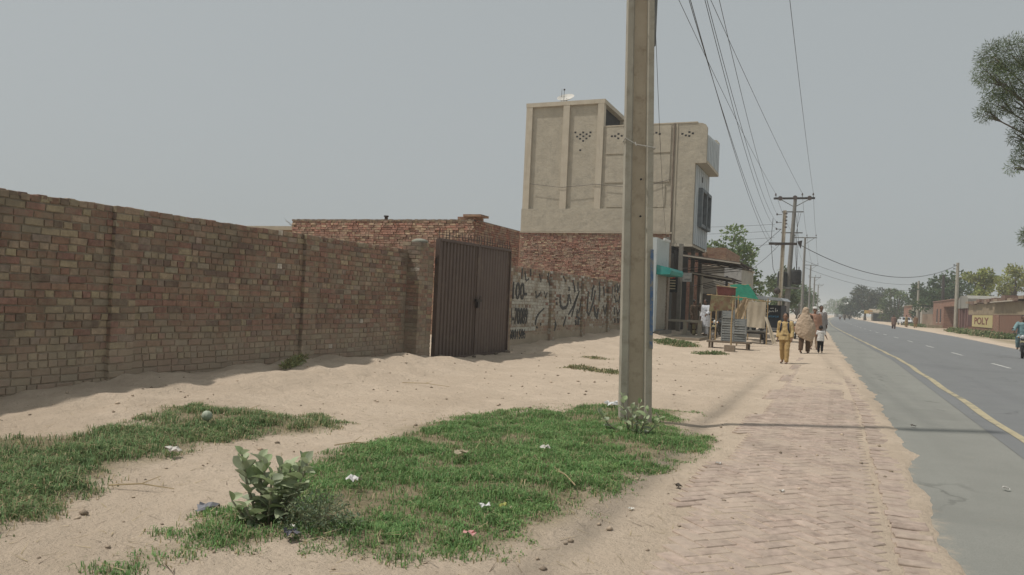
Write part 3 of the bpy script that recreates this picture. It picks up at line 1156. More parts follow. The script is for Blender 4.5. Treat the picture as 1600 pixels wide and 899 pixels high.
# front block
sidep = [(-12.66, 5.5), (-12.66, 11.5), (-7.40, 11.5), (-7.12, 11.47), (-6.92, 11.38), (-6.83, 11.22), (-6.83, 9.29), (-7.41, 9.29), (-7.41, 4.87), (-8.54, 4.87), (-8.54, 5.5)]
MB().prism(sidep, 'y', BY+.1, BY+.32).build('side_wall', plaster, bd)
MB().bb(-12.6, -7.42, BY+.32, 46.7, 4.87, 9.6).build('wall', plaster, bd)
MB().bb(-12.64, -12.44, BY+.3, 46.7, 9.6, 11.3).build('wall', plaster, bd)
MB().bb(-12.64, -7.6, 46.5, 46.72, 9.6, 11.3).build('wall', plaster, bd)
MB().bb(-12.66, -7.36, BY+.07, BY+.36, 11.5, 11.56).build('parapet_coping', plaster_trim, bd)
for x0, x1, z0, z1 in ((-12.45, -8.78, 9.92, 11.42), (-12.45, -8.78, 8.29, 9.80), (-12.3, -9.0, 6.9, 8.16)):
    MB().bb(x0, x1, BY+.045, BY+.11, z0, z1).build('plaster_panel', plaster, bd)
MB().tube([(-8.60, BY+.03, 5.0), (-8.60, BY+.03, 11.5)], .045, 8).build('drain_pipe', mat('rusty_pipe', (.17, .13, .10), (.24, .2, .16), 3), bd)
MB().bb(-8.5, -8.42, BY+.06, BY+.12, 4.9, 11.45).build('plaster_rib', plaster_trim, bd)
# ventilation holes: near-flush dark boxes, hole shade painted in, lozenge patterns
def holes(cx, cz, pat, face=.12):
    for dx, dz in pat:
        x, z = cx+dx*.19, cz+dz*.19
        MB().box((x, BY+face+.037, z), (.12, .08, .10), Matrix.Rotation(R(random.choice([0, 8])), 3, 'Y')).build('vent_hole_shade', darkm, bd)
holes(-13.86, 11.02, [(-2, 0), (-1, .6), (0, 0), (1, .6), (2, 0), (-1, -.7), (0, -1.4), (1, -.7), (2.2, 1.1), (-.1, 1.2), (-2.6, 1.3), (-.8, -4.2)])
holes(-11.76, 10.88, [(-2, .3), (-1, .3), (0, .9), (0, -.4), (1, .3), (2, .3)], .045)
holes(-7.87, 10.88, [(-1.6, .2), (-.6, -.3), (.4, .6), (1.4, .2), (.4, -.5)], .10)
holes(-9.6, 10.95, [(-1, 0), (0, .4), (1, 0)], .045)
# balcony over the street
bal = MB().bb(-7.42, -6.80, BY+.32, 46.62, 9.29, 9.45)
bal.build('balcony_floor', plaster_trim, bd)
nrib = 15
for k in range(nrib):
    y0 = BY+.33+k*(4.28/nrib)
    MB().bb(-6.95, -6.80+(k % 2)*.02, y0, y0+4.28/nrib-.03, 9.45, 10.85+.02*k).build('balcony_panel', panelm, bd)
MB().bb(-6.93, -6.86, BY+.32, 46.6, 9.42, 10.80).build('balcony_backing', plaster, bd)
MB().prism([(-7.4, 9.3), (-7.4, 11.35), (-7.2, 11.5), (-6.98, 11.47), (-6.84, 11.3), (-6.84, 9.3)], 'y', 46.62, 46.8).build('balcony_end_wall', plaster, bd)
# ribbed street front with a projecting window
for k in range(14):
    y0 = BY+.33+k*.318
    MB().bb(-7.42, -7.36+(k % 2)*.018, y0, y0+.295, 4.9, 9.26).build('front_panel', panelm, bd)
MB().bb(-8.56, -7.40, BY+.10, 46.75, 4.74, 4.87).build('overhang_soffit', plaster_trim, bd)
wf = MB()
for a in ((43.2, 43.5, 5.95, 8.1), (44.85, 45.1, 5.95, 8.1), (46.25, 46.5, 5.95, 8.1)):
    wf.bb(-7.36, -7.12, a[0], a[1], a[2], a[3])
wf.bb(-7.36, -7.12, 43.5, 46.25, 7.92, 8.1)
wf.bb(-7.36, -7.12, 43.5, 46.25, 5.95, 6.13)
wfo = wf.build('window_frame', mat('grey_window_surround', (.13, .15, .165), (.2, .22, .23), 3, .6), bd)
glassd = mat('dark_window_glass', (.02, .023, .027), (.03, .033, .037), 2, .12, .5)
for a, b in ((43.52, 44.83), (45.12, 46.23)):
    MB().bb(-7.33, -7.30, a, b, 6.15, 7.9).build('pane', glassd, wfo)
MB().bb(-7.36, -7.32, 44.1, 44.3, 8.55, 8.85).build('vent_hole_shade', darkm, bd)  # dark plate, the hole's shade put into its colour

# the raw brickwork itself: rough courses standing proud of the wall behind
def rough_face(y, x0, x1, z0, z1, parent, seed, dark=.06):
    r = random.Random(seed)
    mb = MB()
    z, k = z0, 0
    while z < z1-.02:
        x = x0-r.uniform(0, .2)
        ck = r.uniform(.8, 1.15)
        while x < x1-.02:
            L = (.226 if r.random() < .75 else .11)*r.uniform(.9, 1.05)
            xa, xb = max(x, x0), min(x+L, x1)
            if xb-xa > .03 and r.random() > dark:
                a = r.random()
                b = (.37, .195, .145) if a < .45 else (.31, .17, .13) if a < .7 else (.45, .33, .225) if a < .93 else (.22, .13, .10)
                q = ck*r.uniform(.8, 1.15)
                v, f, t_ = block_brick(xb-xa, .072, .07, r.randrange(9999), (b[0]*q, b[1]*q, b[2]*q))
                dy = r.uniform(-.03, .012)
                mb.add([(p[0]+(xa+xb)/2, y+dy-p[2], p[1]+z+.042+r.uniform(-.004, .004)) for p in v], f, t_)
            x += L+.014
        z += .086
        k += 1
    tag(mb.build('brick_courses', rough_mat, parent), kind='stuff')


rough_mat = tintmat('raw_red_brick', smear=(.39, .30, .225), bump=.03, bscale=16)
cbl = MB().tube([(-17.0, BY-.05, 8.3), (-15, BY-.06, 8.05), (-13, BY-.05, 8.2), (-10.5, BY-.05, 7.95), (-8.7, BY-.02, 8.4)], .012, 5)
cbl.build('wall_cable', gdark, bd)
rough_face(BY+.06, -17.5, -8.56, 1.2, 5.42, bd, 5)

# dish on the roof
ds = thing('satellite_dish', 'white satellite dish on the plaster building roof', 'satellite dish', (-15.25, 42.9, 13.2))
rings = []
for i in range(7):
    r_ = .02+.50*i/6
    rings.append([(r_*math.cos(a_*math.pi/9), r_*math.sin(a_*math.pi/9), .22+.28*(r_/.5)**2*.6) for a_ in range(18)])
rot_ = Matrix.Rotation(R(35), 3, 'X')
dm = MB()
dm.loft([[tuple(rot_ @ Vector(p)) for p in r__] for r__ in rings], True, False)
dm.build('reflector', mat('dish_white', (.62, .60, .55), (.5, .48, .44), 5, .6), ds, True, False)
MB().tube([(0, 0, 0), (0, 0, .3)], .03, 8).build('mast', gdark, ds, False, False)
MB().tube([tuple(rot_ @ Vector((0, -.42, .3))), tuple(rot_ @ Vector((0, 0, .85)))], .012, 6).build('feed_arm', gdark, ds, False, False)
MB().ell(tuple(rot_ @ Vector((0, 0, .85))), (.06, .06, .06), 8, 6).build('feed_horn', gdark, ds, False, False)
an = thing('roof_aerial', 'thin aerial rod beside the roof satellite dish', 'aerial', (-15.6, 42.9, 13.09))
MB().tube([(0, 0, 0), (.02, 0, 1.0)], [.018, .01], 6).build('rod', gdark, an, False, False)
MB().bb(-.06, .06, -.06, .06, 0, .04).build('foot', gdark, an, False, False)

# ---- small shop with shutter beside the painted wall
ss = thing('shutter_shop', 'pale blue shop with roller shutter and teal awning box', 'shop', (-8, 34.6, 0))
pale = mat('pale_blue_plaster', (.52, .565, .56), (.48, .52, .52), 2, .85, dirt=(.3, .31, .3), dscale=2, dlo=.58, dhi=.72)
MB().bb(-8.25, -7.42, 33.0, 36.1, -.1, 4.4).build('wall', pale, ss)
MB().bb(-7.42, -7.30, 33.0, 33.45, .3, 4.4).build('front_pier', pale, ss)
MB().bb(-7.42, -7.30, 35.62, 36.1, .3, 4.4).build('front_pier', mat('brown_shop_pier', (.22, .17, .13), (.3, .25, .2), 4), ss)
MB().bb(-7.42, -7.30, 33.45, 35.62, 2.9, 4.4).build('fascia', pale, ss)
MB().bb(-7.25, -7.16, 34.0, 35.2, 4.36, 4.46).build('tube_light', mat('white_plastic', (.75, .75, .72)), ss)
sh_ = mat('cream_shutter', (.36, .33, .27), (.31, .285, .235), 3, .55, .4, dirt=(.25, .2, .15), dscale=2)
for k in range(30):
    MB().bb(-7.385+.004*(k % 2), -7.362+.012*(k % 2), 33.47, 35.6, .38+k*.083, .38+k*.083+.079).build('shutter_slat', sh_, ss)
MB().bb(-7.40, -7.10, 33.2, 36.0, .0, .34).build('step', mat('step_concrete', (.25, .23, .2)), ss)
teal = mat('teal_sheet', (.035, .26, .235), (.05, .33, .29), 3, .6, dirt=(.12, .3, .27), dscale=2)
MB().prism([(-7.3, 2.80), (-7.3, 3.22), (-6.72, 3.10), (-6.66, 2.98), (-6.72, 2.82)], 'y', 33.1, 36.0).build('awning_box', teal, ss)

# ---- open shops under the overhang
sp = thing('shop_row', 'dark open shop fronts under the overhanging upper storey', 'shop', (-8, 39, 0))
MB().bb(-8.5, -5.4, 33.4, 53, -.2, .13).build('plinth', mat('shop_plinth', (.33, .28, .22), (.27, .23, .18), 2, bump=.01), sp)
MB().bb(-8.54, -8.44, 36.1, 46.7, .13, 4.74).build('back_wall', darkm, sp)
MB().bb(-8.44, -8.1, 36.12, 36.3, .13, 4.4).build('side_wall', mat('shop_grey', (.16, .155, .145)), sp)
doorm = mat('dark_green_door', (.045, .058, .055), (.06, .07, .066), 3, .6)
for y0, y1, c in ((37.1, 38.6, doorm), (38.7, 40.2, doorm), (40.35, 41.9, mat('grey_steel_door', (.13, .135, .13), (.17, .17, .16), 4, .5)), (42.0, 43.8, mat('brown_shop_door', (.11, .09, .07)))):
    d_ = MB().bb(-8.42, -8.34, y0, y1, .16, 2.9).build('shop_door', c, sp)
    for k in range(1, 5):
        yy = y0+(y1-y0)*k/5
        MB().bb(-8.34, -8.31, yy-.03, yy+.03, .2, 2.86).build('rib', c, d_)
for y0, y1, z0, z1, c in ((37.0, 38.4, 3.0, 4.6, (.06, .06, .065)), (38.5, 41.8, 3.05, 4.3, (.10, .095, .09)), (42, 46, 3.0, 4.5, (.075, .07, .07))):
    MB().bb(-8.4, -8.28, y0, y1, z0, z1).build('sign_board', mat('shop_board_%d' % int(y0), c, None, 6), sp)
for y in (36.6, 40.27, 43.9, 46.4):
    MB().bb(-7.75, -7.55, y, y+.22, .13, 4.74).build('column', mat('grey_column', (.24, .22, .19), (.18, .165, .14), 3), sp)
MB().tube([(-8.2, 38.4, .13), (-8.2, 38.4, 3.9), (-8.0, 38.3, 4.3)], .035, 6).build('pipe', plaster_trim, sp)

# hanging menu sign with bars
hs_ = thing('shop_sign', 'small black hanging sign with red and yellow picture beside teal awning', 'sign', (-7.5, 37.0, 2.4))
MB().bb(-7.75, -7.10, 36.94, 36.99, 2.12, 3.0).build('board', mat('black_board', (.025, .025, .027)), hs_)
MB().prism([(-7.58, 2.78), (-7.46, 2.98), (-7.32, 2.98), (-7.36, 2.78)], 'y', 36.925, 36.94).build('picture', mat('orange_picture', (.55, .26, .06), (.5, .12, .05), 6), hs_)
MB().prism([(-7.36, 2.78), (-7.32, 2.98), (-7.2, 2.95), (-7.22, 2.80)], 'y', 36.925, 36.94).build('picture', mat('red_picture', (.42, .03, .025)), hs_)
for k in range(4):
    MB().bb(-7.62+.03*(k % 2), -7.2, 36.925, 36.94, 2.66-k*.13, 2.71-k*.13).build('text_bar', mat('cream_lettering', (.55, .48, .32)), hs_)
for x in (-7.6, -7.25):
    MB().tube([(x, 36.96, 3.0), (x, 36.96, 4.5)], .01, 5).build('hanger', gdark, hs_)
s2 = thing('shop_sign', 'small grey square sign hanging under the canopy', 'sign', (-7.2, 40, 3))
MB().bb(-7.45, -6.98, 40.0, 40.05, 2.75, 3.22).build('board', mat('grey_sign', (.20, .20, .19), (.26, .26, .24), 8), s2)
MB().bb(-7.36, -7.06, 39.985, 40.0, 2.9, 3.02).build('lettering', mat('pale_lettering', (.33, .32, .29)), s2)
MB().tube([(-7.2, 40.02, 3.2), (-7.2, 40.02, 4.0)], .012, 5).build('hanger', gdark, s2)

# canopies
rust = mat('rusty_tin', (.10, .085, .075), (.16, .13, .11), 3, .7, dirt=(.20, .14, .10), dscale=3)
cream = mat('cream_tin_edge', (.45, .41, .33), (.38, .34, .28), 4, .7)


def canopy(name, label, x0, z0, x1, z1, y0, y1, posts):
    t = thing(name, label, 'canopy', ((x0+x1)/2, (y0+y1)/2, 0))
    n = 14
    for k in range(n):
        ya, yb = y0+(y1-y0)*k/n, y0+(y1-y0)*(k+1)/n
        dz = .03*(k % 2)
        MB().prism([(x0, z0+dz), (x1, z1+dz), (x1, z1+dz+.03), (x0, z0+dz+.03)], 'y', ya, yb-.006).build('roof_sheet', rust, t)
    MB().prism([(x0, z0-.07), (x1, z1-.07), (x1, z1+.0), (x0, z0+.0)], 'y', y0-.06, y0-.01).build('edge_board', cream, t)
    for k in range(4):
        y = y0+.1+(y1-y0-.3)*k/3
        MB().tube([(x0, y, z0-.09), (x1, y, z1-.09)], .03, 6).build('rafter', gdark, t)
        MB().tube([(x0, y, z0-.75), (x1-.7, y, z1-.1)], .02, 6).build('brace', gdark, t)
    MB().tube([(x1-.1, y0, z1-.1), (x1-.1, y1, z1-.1)], .03, 6).build('purlin', gdark, t)
    for px, py in posts:
        zt = z0+(z1-z0)*(px-x0)/(x1-x0)-.12
        MB().tube([(px, py, .1), (px, py, zt)], .07, 8).build('post', mat('whitewashed_post', (.42, .4, .34), (.34, .32, .27), 4), t)


canopy('tin_canopy', 'upper rusty tin canopy with cream edge over the shop fronts', -7.75, 4.22, -4.7, 3.84, 41.0, 47.5, [])
canopy('tin_canopy', 'lower tin canopy with cream edge below the upper canopy', -7.3, 3.33, -5.2, 3.04, 42.0, 46.5, [(-6.85, 42.4), (-5.6, 46.2)])

# building beyond, pale wall under a raw brick parapet
nb = thing('pale_shop_building', 'pale plastered low building with brick parapet behind the canopies', 'building', (-7.5, 54, 0))
pl2 = mat('pale_dirty_plaster', (.43, .41, .35), (.37, .35, .30), 1.5, .9, dirt=(.3, .27, .23), dscale=1.5, dlo=.5, dhi=.7)
MB().bb(-9.5, -5.9, 52, 60, 0, 4.2).build('wall', pl2, nb)
MB().bb(-6.95, -5.85, 51.9, 52.0, 2.5, 4.15).build('whitewash_panel', mat('blotchy_whitewash', (.52, .51, .48), (.4, .39, .37), 4, dirt=(.22, .22, .21), dscale=3, dlo=.55, dhi=.68), nb)
MB().bb(-6.85, -6.7, 51.88, 51.93, 2.9, 3.6).build('dark_slot', darkm, nb)
MB().bb(-9.55, -5.8, 51.9, 60, 4.2, 4.34).build('roof_slab', plaster_trim, nb)
MB().bb(-9.6, -8.2, 52.1, 60, 4.34, 5.2).build('parapet', redbrick_b, nb)
MB().bb(-8.2, -6.95, 52.2, 60, 4.34, 5.48).build('parapet', redbrick_b, nb)
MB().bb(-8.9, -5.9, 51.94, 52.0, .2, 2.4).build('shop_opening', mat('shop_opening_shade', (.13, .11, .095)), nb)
for x in (-8.8, -7.4, -6.3):
    MB().bb(x, x+.18, 51.85, 51.94, .1, 2.6).build('column', pl2, nb)

# ================================================================ BRICK HOUSE BEHIND THE COMPOUND WALL
hb = thing('brick_house', 'raw brick house behind the compound wall with a flat parapet', 'house', (-16, 27, 0))
MB().bb(-19.95, -12.0, 24.5, 28.6, 0, 4.12).build('wall', redbrick_b, hb)
MB().prism([(24.5, 0), (28.6, 0), (28.6, 4.13), (24.5, 4.12)], 'x', -12.0, -11.93).build('street_wall', redbrick_y, hb)
mb = MB()
for k in range(66):
    x = -19.95+k*.121
    MB().bb(x, x+.112, 24.44, 24.68, 4.12, 4.12+.075+random.uniform(-.008, .01)).build('brick', mat('coping_brick_%d' % (k % 3), ((.22, .16, .115), (.26, .2, .14), (.19, .145, .11))[k % 3]), hb)
MB().bb(-12.65, -11.95, 24.5, 25.2, 4.2, 4.30).build('parapet_pier', redbrick_b, hb)
MB().bb(-12.4, -11.7, 24.42, 25.1, 4.30, 4.38).build('parapet_pier', redbrick_b, hb)
MB().bb(-12.2, -11.92, 24.7, 28.6, 4.13, 4.20).build('coping', mat('coping_grey', (.3, .27, .22)), hb)
rough_face(24.46, -19.95, -11.95, 2.0, 4.12, hb, 6, .02)
mb = MB()
for s in lay_courses(24.5, 28.6, 2.2, 4.13, -11.9, .086):
    q = wrr.uniform(.8, 1.15)
    b = wrr.choice([(.40, .19, .135), (.33, .165, .125), (.44, .29, .2)])
    v, f, t_ = wall_brick(.226 if s[3] == 's' else .108, .072, int(s[1]*1000+s[2]*77), (b[0]*q, b[1]*q, b[2]*q))
    mb.add([tuple(Vector(p)+Vector(s[:3])+Vector((wrr.uniform(-.02, .01), 0, 0))) for p in v], f, t_)
tag(mb.build('brick_courses', rough_mat, hb), kind='stuff')
MB().tube([(-16.6, 26, 4.1), (-16.6, 26, 4.47)], .07, 10).build('vent_pipe', gdark, hb)
MB().tube([(-16.6, 26, 4.47), (-16.6, 26, 4.52)], .10, 10).build('vent_cap', gdark, hb)
h2 = thing('flat_roofed_room', 'low flat roof slab left of the raw brick house', 'building', (-22, 27, 0))
MB().bb(-26, -19.97, 24.8, 31, 0, 3.78).build('wall', redbrick_b, h2)
MB().bb(-26.2, -19.97, 24.5, 31.2, 3.78, 3.93).build('roof_slab', mat('roof_slab_pale', (.40, .35, .27), (.34, .3, .23), 3), h2)
tw = thing('dead_twigs', 'bare dry twigs sticking up beside the brick house parapet', 'twigs', (-20.3, 25, 3.9))
mb = MB()
for k in range(16):
    a = random.uniform(0, 6.28)
    l = random.uniform(.2, .55)
    mb.tube([(0, 0, 0), (math.cos(a)*l*.6, math.sin(a)*l*.3, l*.5), (math.cos(a)*l*1.0, math.sin(a)*l*.6, l*random.uniform(.5, .9))], [.006, .005, .003], 4)
tag(mb.build('stems', mat('dry_twig', (.2, .17, .13)), tw, False, False))

# ================================================================ POLES AND WIRES
conc = mat('weathered_pole_concrete', (.40, .375, .31), (.34, .315, .26), 3, .92, .15, bump=.008, bscale=40, dirt=(.29, .265, .21), dscale=6, dlo=.5, dhi=.7, streak=(.33, .29, .23))
concw = mat('pole_channel_concrete', (.44, .375, .285), (.38, .32, .24), 2.5, .92, .15, bump=.006, bscale=40, dirt=(.25, .205, .15), dscale=4, dlo=.5, dhi=.7)
steel = mat('galvanised_steel', (.12, .125, .12), (.18, .18, .17), 6, .6, .4)
insm = mat('insulator', (.07, .05, .045), (.1, .08, .07), 6, .35, .5)


def hpole(name, label, base, top, w0, w1, d0, d1, rz=0, group=None, tie=True):
    """concrete pole with a channel down each broad face"""
    t = thing(name, label, 'utility pole', base, rz, group)
    H = top[2]-base[2]
    lean = Vector((top[0]-base[0], top[1]-base[1], 0))
    m3 = Matrix.Rotation(-rz, 3, 'Z')
    lean = m3 @ lean

    def ring(z, part_):
        k = (z+.5)/(H+.5)
        w, d = w0+(w1-w0)*k, d0+(d1-d0)*k
        c = lean*(z/H)
        f = w*.27
        g = d*.20
        if part_ == 'flange_l': P = [(-w/2, -d/2), (-w/2+f*.75, -d/2), (-w/2+f*.98, -d/2+g), (-w/2+f*.98, d/2-g), (-w/2+f*.75, d/2), (-w/2, d/2)]
        elif part_ == 'flange_r': P = [(w/2, d/2), (w/2-f*.75, d/2), (w/2-f*.98, d/2-g), (w/2-f*.98, -d/2+g), (w/2-f*.75, -d/2), (w/2, -d/2)]
        else: P = [(-w/2+f*.97, -d/2+g+.002), (w/2-f*.97, -d/2+g+.002), (w/2-f*.97, d/2-g-.002), (-w/2+f*.97, d/2-g-.002)]
        return [(c.x+x, c.y+y, z) for x, y in P]
    zs = np.linspace(-.5, H, 9)
    for nm, m_ in (('flange_l', conc), ('flange_r', conc), ('web', concw)):
        MB().loft([ring(z, nm) for z in zs]).build('flange' if nm != 'web' else 'web', m_, t, False, False)
    return t, lean, H


fp, fl, fH = hpole('concrete_pole', 'tall concrete utility pole with blue paint standing in the grass', (-2.22, 9.22, 0), (-2.52, 9.22, 10.2), .385, .26, .18, .14, R(24))
wirem = mat('wire_tie', (.42, .40, .36), (.3, .29, .26), 20, .6)
for z, dz in ((3.43, -.10), (5.28, -.03)):
    k = z/fH
    c = fl*k
    w = (.385-.125*k)/2+.012
    d = (.18-.04*k)/2+.012
    MB().tube([(c.x-w, -d, z), (c.x-w*.3, -d-.01, z+dz*.5-.02), (c.x+w, -d, z+dz), (c.x+w, d, z+dz), (c.x-w, d, z), (c.x-w, -d, z)], .008, 5).build('wire_tie', wirem, fp, False, False)
    MB().tube([(c.x-w*.35, -d-.01, z+dz*.4), (c.x-w*.3, -d-.03, z-.09)], .006, 5).build('wire_end', wirem, fp, False, False)
for z in (2.95, 2.5):
    c = fl*(z/fH)
    MB().disc((c.x+.02, -.052, z), (0, 1, 0), .012, .02, 10).build('bolt_hole', darkm, fp, False, False)
MB().add([(-.001+.178+fl.x*.33, -.122, .95), (.217+fl.x*.11, -.124, .95), (.195+fl.x*.22, -.121, 2.05), (.172+fl.x*.22, -.119, 2.05)], [(0, 1, 2, 3)])
bp = MB()
for z0, z1 in ((.9, 1.25), (1.25, 1.6), (1.6, 2.1)):
    def e(z, s): return fl.x*z/fH + (.385-.125*(z+.5)/(fH+.5))/2*s
    bp.add([(e(z0, .80), -.093+.002*z0, z0), (e(z0, 1)+.004, -.093+.002*z0, z0), (e(z1, 1)+.004, -.093+.002*z1, z1), (e(z1, .80), -.093+.002*z1, z1)], [(0, 1, 2, 3)])
    bp.add([(e(z0, 1)+.004, -.093+.002*z0, z0), (e(z0, 1)+.004, .1, z0), (e(z1, 1)+.004, .1, z1), (e(z1, 1)+.004, -.093+.002*z1, z1)], [(0, 1, 2, 3)])
bp.build('blue_paint', mat('flaking_blue_paint', (.07, .13, .24), (.12, .18, .28), 9, .8, dirt=(.27, .25, .2), dscale=11, dlo=.46, dhi=.58), fp, False, False)
MB().bb(fl.x*.45+.15, fl.x*.45+.18, -.02, .02, 4.6, 6.2).build('cable_conduit', steel, fp, False, False)
MB().tube([(fl.x-.25, 0, 9.6), (fl.x+.45, 0, 9.6)], .04, 6).build('cross_arm', steel, fp, False, False)
lt_z = (9.7, 9.3, 8.95, 8.6, 8.25)
lt_o = (.05, .22, .12, .35, .18)
for z in lt_z:
    c = fl*(z/fH)
    MB().tube([(c.x-.12, -.05, z), (c.x-.12-lt_o[lt_z.index(z)], -.05, z)], .035, 8).build('insulator', insm, fp, False, False)

PX = Vector((-3.62, 68, 0))


def pin(t, x, y, z):
    MB().tube([(x, y, z), (x, y, z+.18)], .015, 5).build('pin', steel, t)
    MB().tube([(x, y, z+.16), (x, y, z+.22), (x, y, z+.27), (x, y, z+.36)], [.05, .085, .06, .04], 8).build('insulator', insm, t)


tp = thing('utility_pole', 'tall utility pole with steel crossarm and dark transformer boxes', 'utility pole', (-3.65, 68, 0))
MB().tube([(-3.95, 68, -.5), (-3.86, 68, 4), (-3.58, 68, 11.1)], [.24, .21, .14], 10).build('pole', mat('far_pole_grey', (.19, .185, .17), (.23, .22, .2), 3), tp)
MB().bb(-5.3, -2.05, 67.93, 68.07, 10.86, 11.02).build('crossarm', mat('dark_crossarm', (.035, .035, .035), (.06, .055, .05), 6), tp)
for sx in (-1, 1):
    MB().tube([(-3.62+sx*1.15, 67.95, 10.86), (-3.62, 67.95, 10.2)], .035, 6).build('brace', steel, tp)
    MB().disc((-3.62+sx*1.15, 67.87, 10.93), (0, 1, 0), .19, .14, 14).build('strain_insulator', insm, tp)
MB().disc((-3.6, 67.87, 10.98), (0, 1, 0), .18, .14, 14).build('strain_insulator', insm, tp)
for x in (-5.15, -3.05, -2.2): pin(tp, x, 68, 11.02)
for a, (x, z) in enumerate(((-4.35, 4.15), (-3.25, 4.35))):
    b = MB()
    prof = [(.0, -.62), (.34, -.6), (.4, -.45), (.4, .45), (.34, .6), (.0, .62)]
    b.loft([[(x+r_*math.cos(i*math.pi/8), 67.75+r_*math.sin(i*math.pi/8)*.8, z+h_) for i in range(16)] for r_, h_ in prof if r_ > 0])
    tb = b.build('transformer_tank', mat('transformer_dark', (.028, .03, .032), (.05, .05, .05), 5, .6), tp)
    for k in range(3):
        MB().tube([(x-.18+.18*k, 67.75, z+.6), (x-.18+.18*k, 67.75, z+.85)], .04, 6).build('bushing', insm, tb)
MB().bb(-4.8, -2.9, 67.55, 67.95, 3.35, 3.5).build('platform_beam', steel, tp)
for z in (9.75, 8.0): MB().bb(-4.6, -2.9, 67.85, 67.95, z, z+.09).build('cross_arm', steel, tp)
for k in range(3): MB().tube([(-3.5+.2*k, 67.8, 9.7), (-3.2-.15*k, 67.7, 7.5), (-3.25, 67.7, 4.9)], .014, 4).build('jumper_cable', gdark, tp)
MB().prism([(-3.3, 7.3), (-2.9, 7.4), (-3.0, 6.7)], 'y', 67.7, 67.9).build('switch_box', gdark, tp)

lp, _, _ = hpole('utility_pole', 'shorter concrete utility pole with four brackets beside the transformer pole', (-4.42, 66.6, 0), (-4.28, 66.6, 9.75), .34, .27, .22, .18, 0)
for z in (9.4, 8.75, 8.2, 6.9):
    MB().tube([(-.05, -.1, z), (-.45, -.1, z)], .03, 6).build('bracket', steel, lp, False, False)
    MB().tube([(-.45, -.1, z-.06), (-.45, -.1, z+.1)], .06, 8).build('insulator', insm, lp, False, False)
MB().bb(-1.0, 1.2, -.2, -.05, 6.9, 7.1).build('cross_arm', gdark, lp, False, False)
for k in range(5):
    MB().bb(.18+.03*(k % 2), .36, -.16, -.12, 8.3+k*.28, 8.42+k*.28).build('fuse_holder', insm, lp, False, False)
MB().tube([(-.75, -.1, 9.1), (-.85, -.1, 7.2), (-.6, -.1, 5.0), (-.3, -.1, 4.2)], .02, 5).build('cable_drop', gdark, lp, False, False)
MB().ell((-.2, -.35, 3.1), (.28, .2, .26), 10, 6).build('meter_box', gdark, lp, True, False)


def tpole(label, x, y, H, arm, group='utility poles receding along the road'):
    t = thing('utility_pole', label, 'utility pole', (x, y, 0))
    MB().tube([(x-.08, y, -.3), (x, y, H)], [.2, .12], 8).build('pole', MATS['far_pole_grey'], t)
    MB().bb(x-arm, x+arm, y-.06, y+.06, H-.12, H).build('crossarm', steel, t)
    MB().tube([(x+arm*.8, y, H-.1), (x, y, H-.9)], .03, 5).build('brace', steel, t)
    for s in (-1, .15, 1): pin(t, x+s*arm*.93, y, H)
    return t


tpole('second utility pole with crossarm behind the transformer pole', -4.2, 106, 11.2, 1.4)
tpole('third utility pole beyond, thin with crossarm', -4.9, 153, 10.4, 1.3)
tpole('slim utility pole right of the third pole', -4.6, 170, 8.9, 1.2)
tpole('far utility pole at the end of the row', -5.2, 230, 9.4, 1.3)


def wire(a, b, sag, r=.008, n=22):
    a, b = Vector(a), Vector(b)
    P = []
    for i in range(n+1):
        k = i/n
        p = a.lerp(b, k)
        p.z -= sag*4*k*(1-k)
        P.append(p)
    return P, r


wm = mat('black_wire', (.05, .05, .05), (.07, .07, .07), 3, .6)


def cable(label, a, b, sag, r=.009):
    P, r = wire(a, b, sag, r)
    mb = MB().tube(P, r, 5)
    o = mb.build('overhead_wire', wm)
    return tag(o, label, 'wire')


words_ = ['highest', 'second highest', 'middle', 'second lowest', 'lowest']
for k, z in enumerate(lt_z):
    x0 = -2.56-lt_o[k]
    cable(f'{words_[k]} of five low wires from the foreground pole to the bracket pole', (x0+.04, 9.2, z), (-4.85, 66.5, (9.4, 8.75, 8.2, 6.9, 6.5)[k]), (1.0, 1.15, 1.3, 1.2, 1.3)[k], .008)
cable('overhead wire reaching the left end of the steel crossarm', (-4.3, -12, 11.3), (-5.15, 68, 11.35), .8)
cable('overhead wire reaching the middle insulator of the steel crossarm', (-4.5, -12, 11.3), (-3.05, 68, 11.35), .6)
cable('single overhead wire right of the others reaching the crossarm right end', (-1.15, -12, 11.2), (-2.2, 68, 11.35), .7)
for k, (xa, xb) in enumerate(((-5.15, -5.5), (-3.05, -4.0), (-2.2, -2.9))):
    cable(('left', 'middle', 'right')[k]+' wire between the transformer pole and the second pole', (xa, 68, 11.35), (xb, 106, 11.5), .5, .012)
    cable(('left', 'middle', 'right')[k]+' wire between the second and third poles', (xb, 106, 11.5), ((-6.1, -4.7, -3.7)[k], 153, 10.7), .6, .015)
cable('sagging service cable crossing the road to the right roadside pole', (-3.0, 67.8, 7.0), (14.05, 114, 8.5), 2.1, .03)
cable('taut stay wire slanting left from the bracket pole to the shops', (-4.5, 66.4, 8.2), (-8.8, 60, 3.6), .2, .02)
cable('lower service wire slanting left from the bracket pole', (-4.6, 66.4, 6.9), (-8.0, 60, 3.4), .4, .016)
for k in range(4):
    cable(('topmost', 'second', 'third', 'bottom')[k]+' faint service wire running left behind the plaster building', (-5.0, 66.5, 8.6-k*.55), (-30, 75, 10.2-k*.8), .6, .012)
for k in range(2):
    cable(('upper', 'lower')[k]+' long wire from the second pole across the far road', (-4.2, 106, 8.2-k*.9), (15.2, 160, 7.9-k*1.0), 1.3, .02)
cable('thin wire running from the foreground pole top to the small shop', (-2.5, 9.3, 9.0), (-7.5, 36, 4.4), .9, .006)

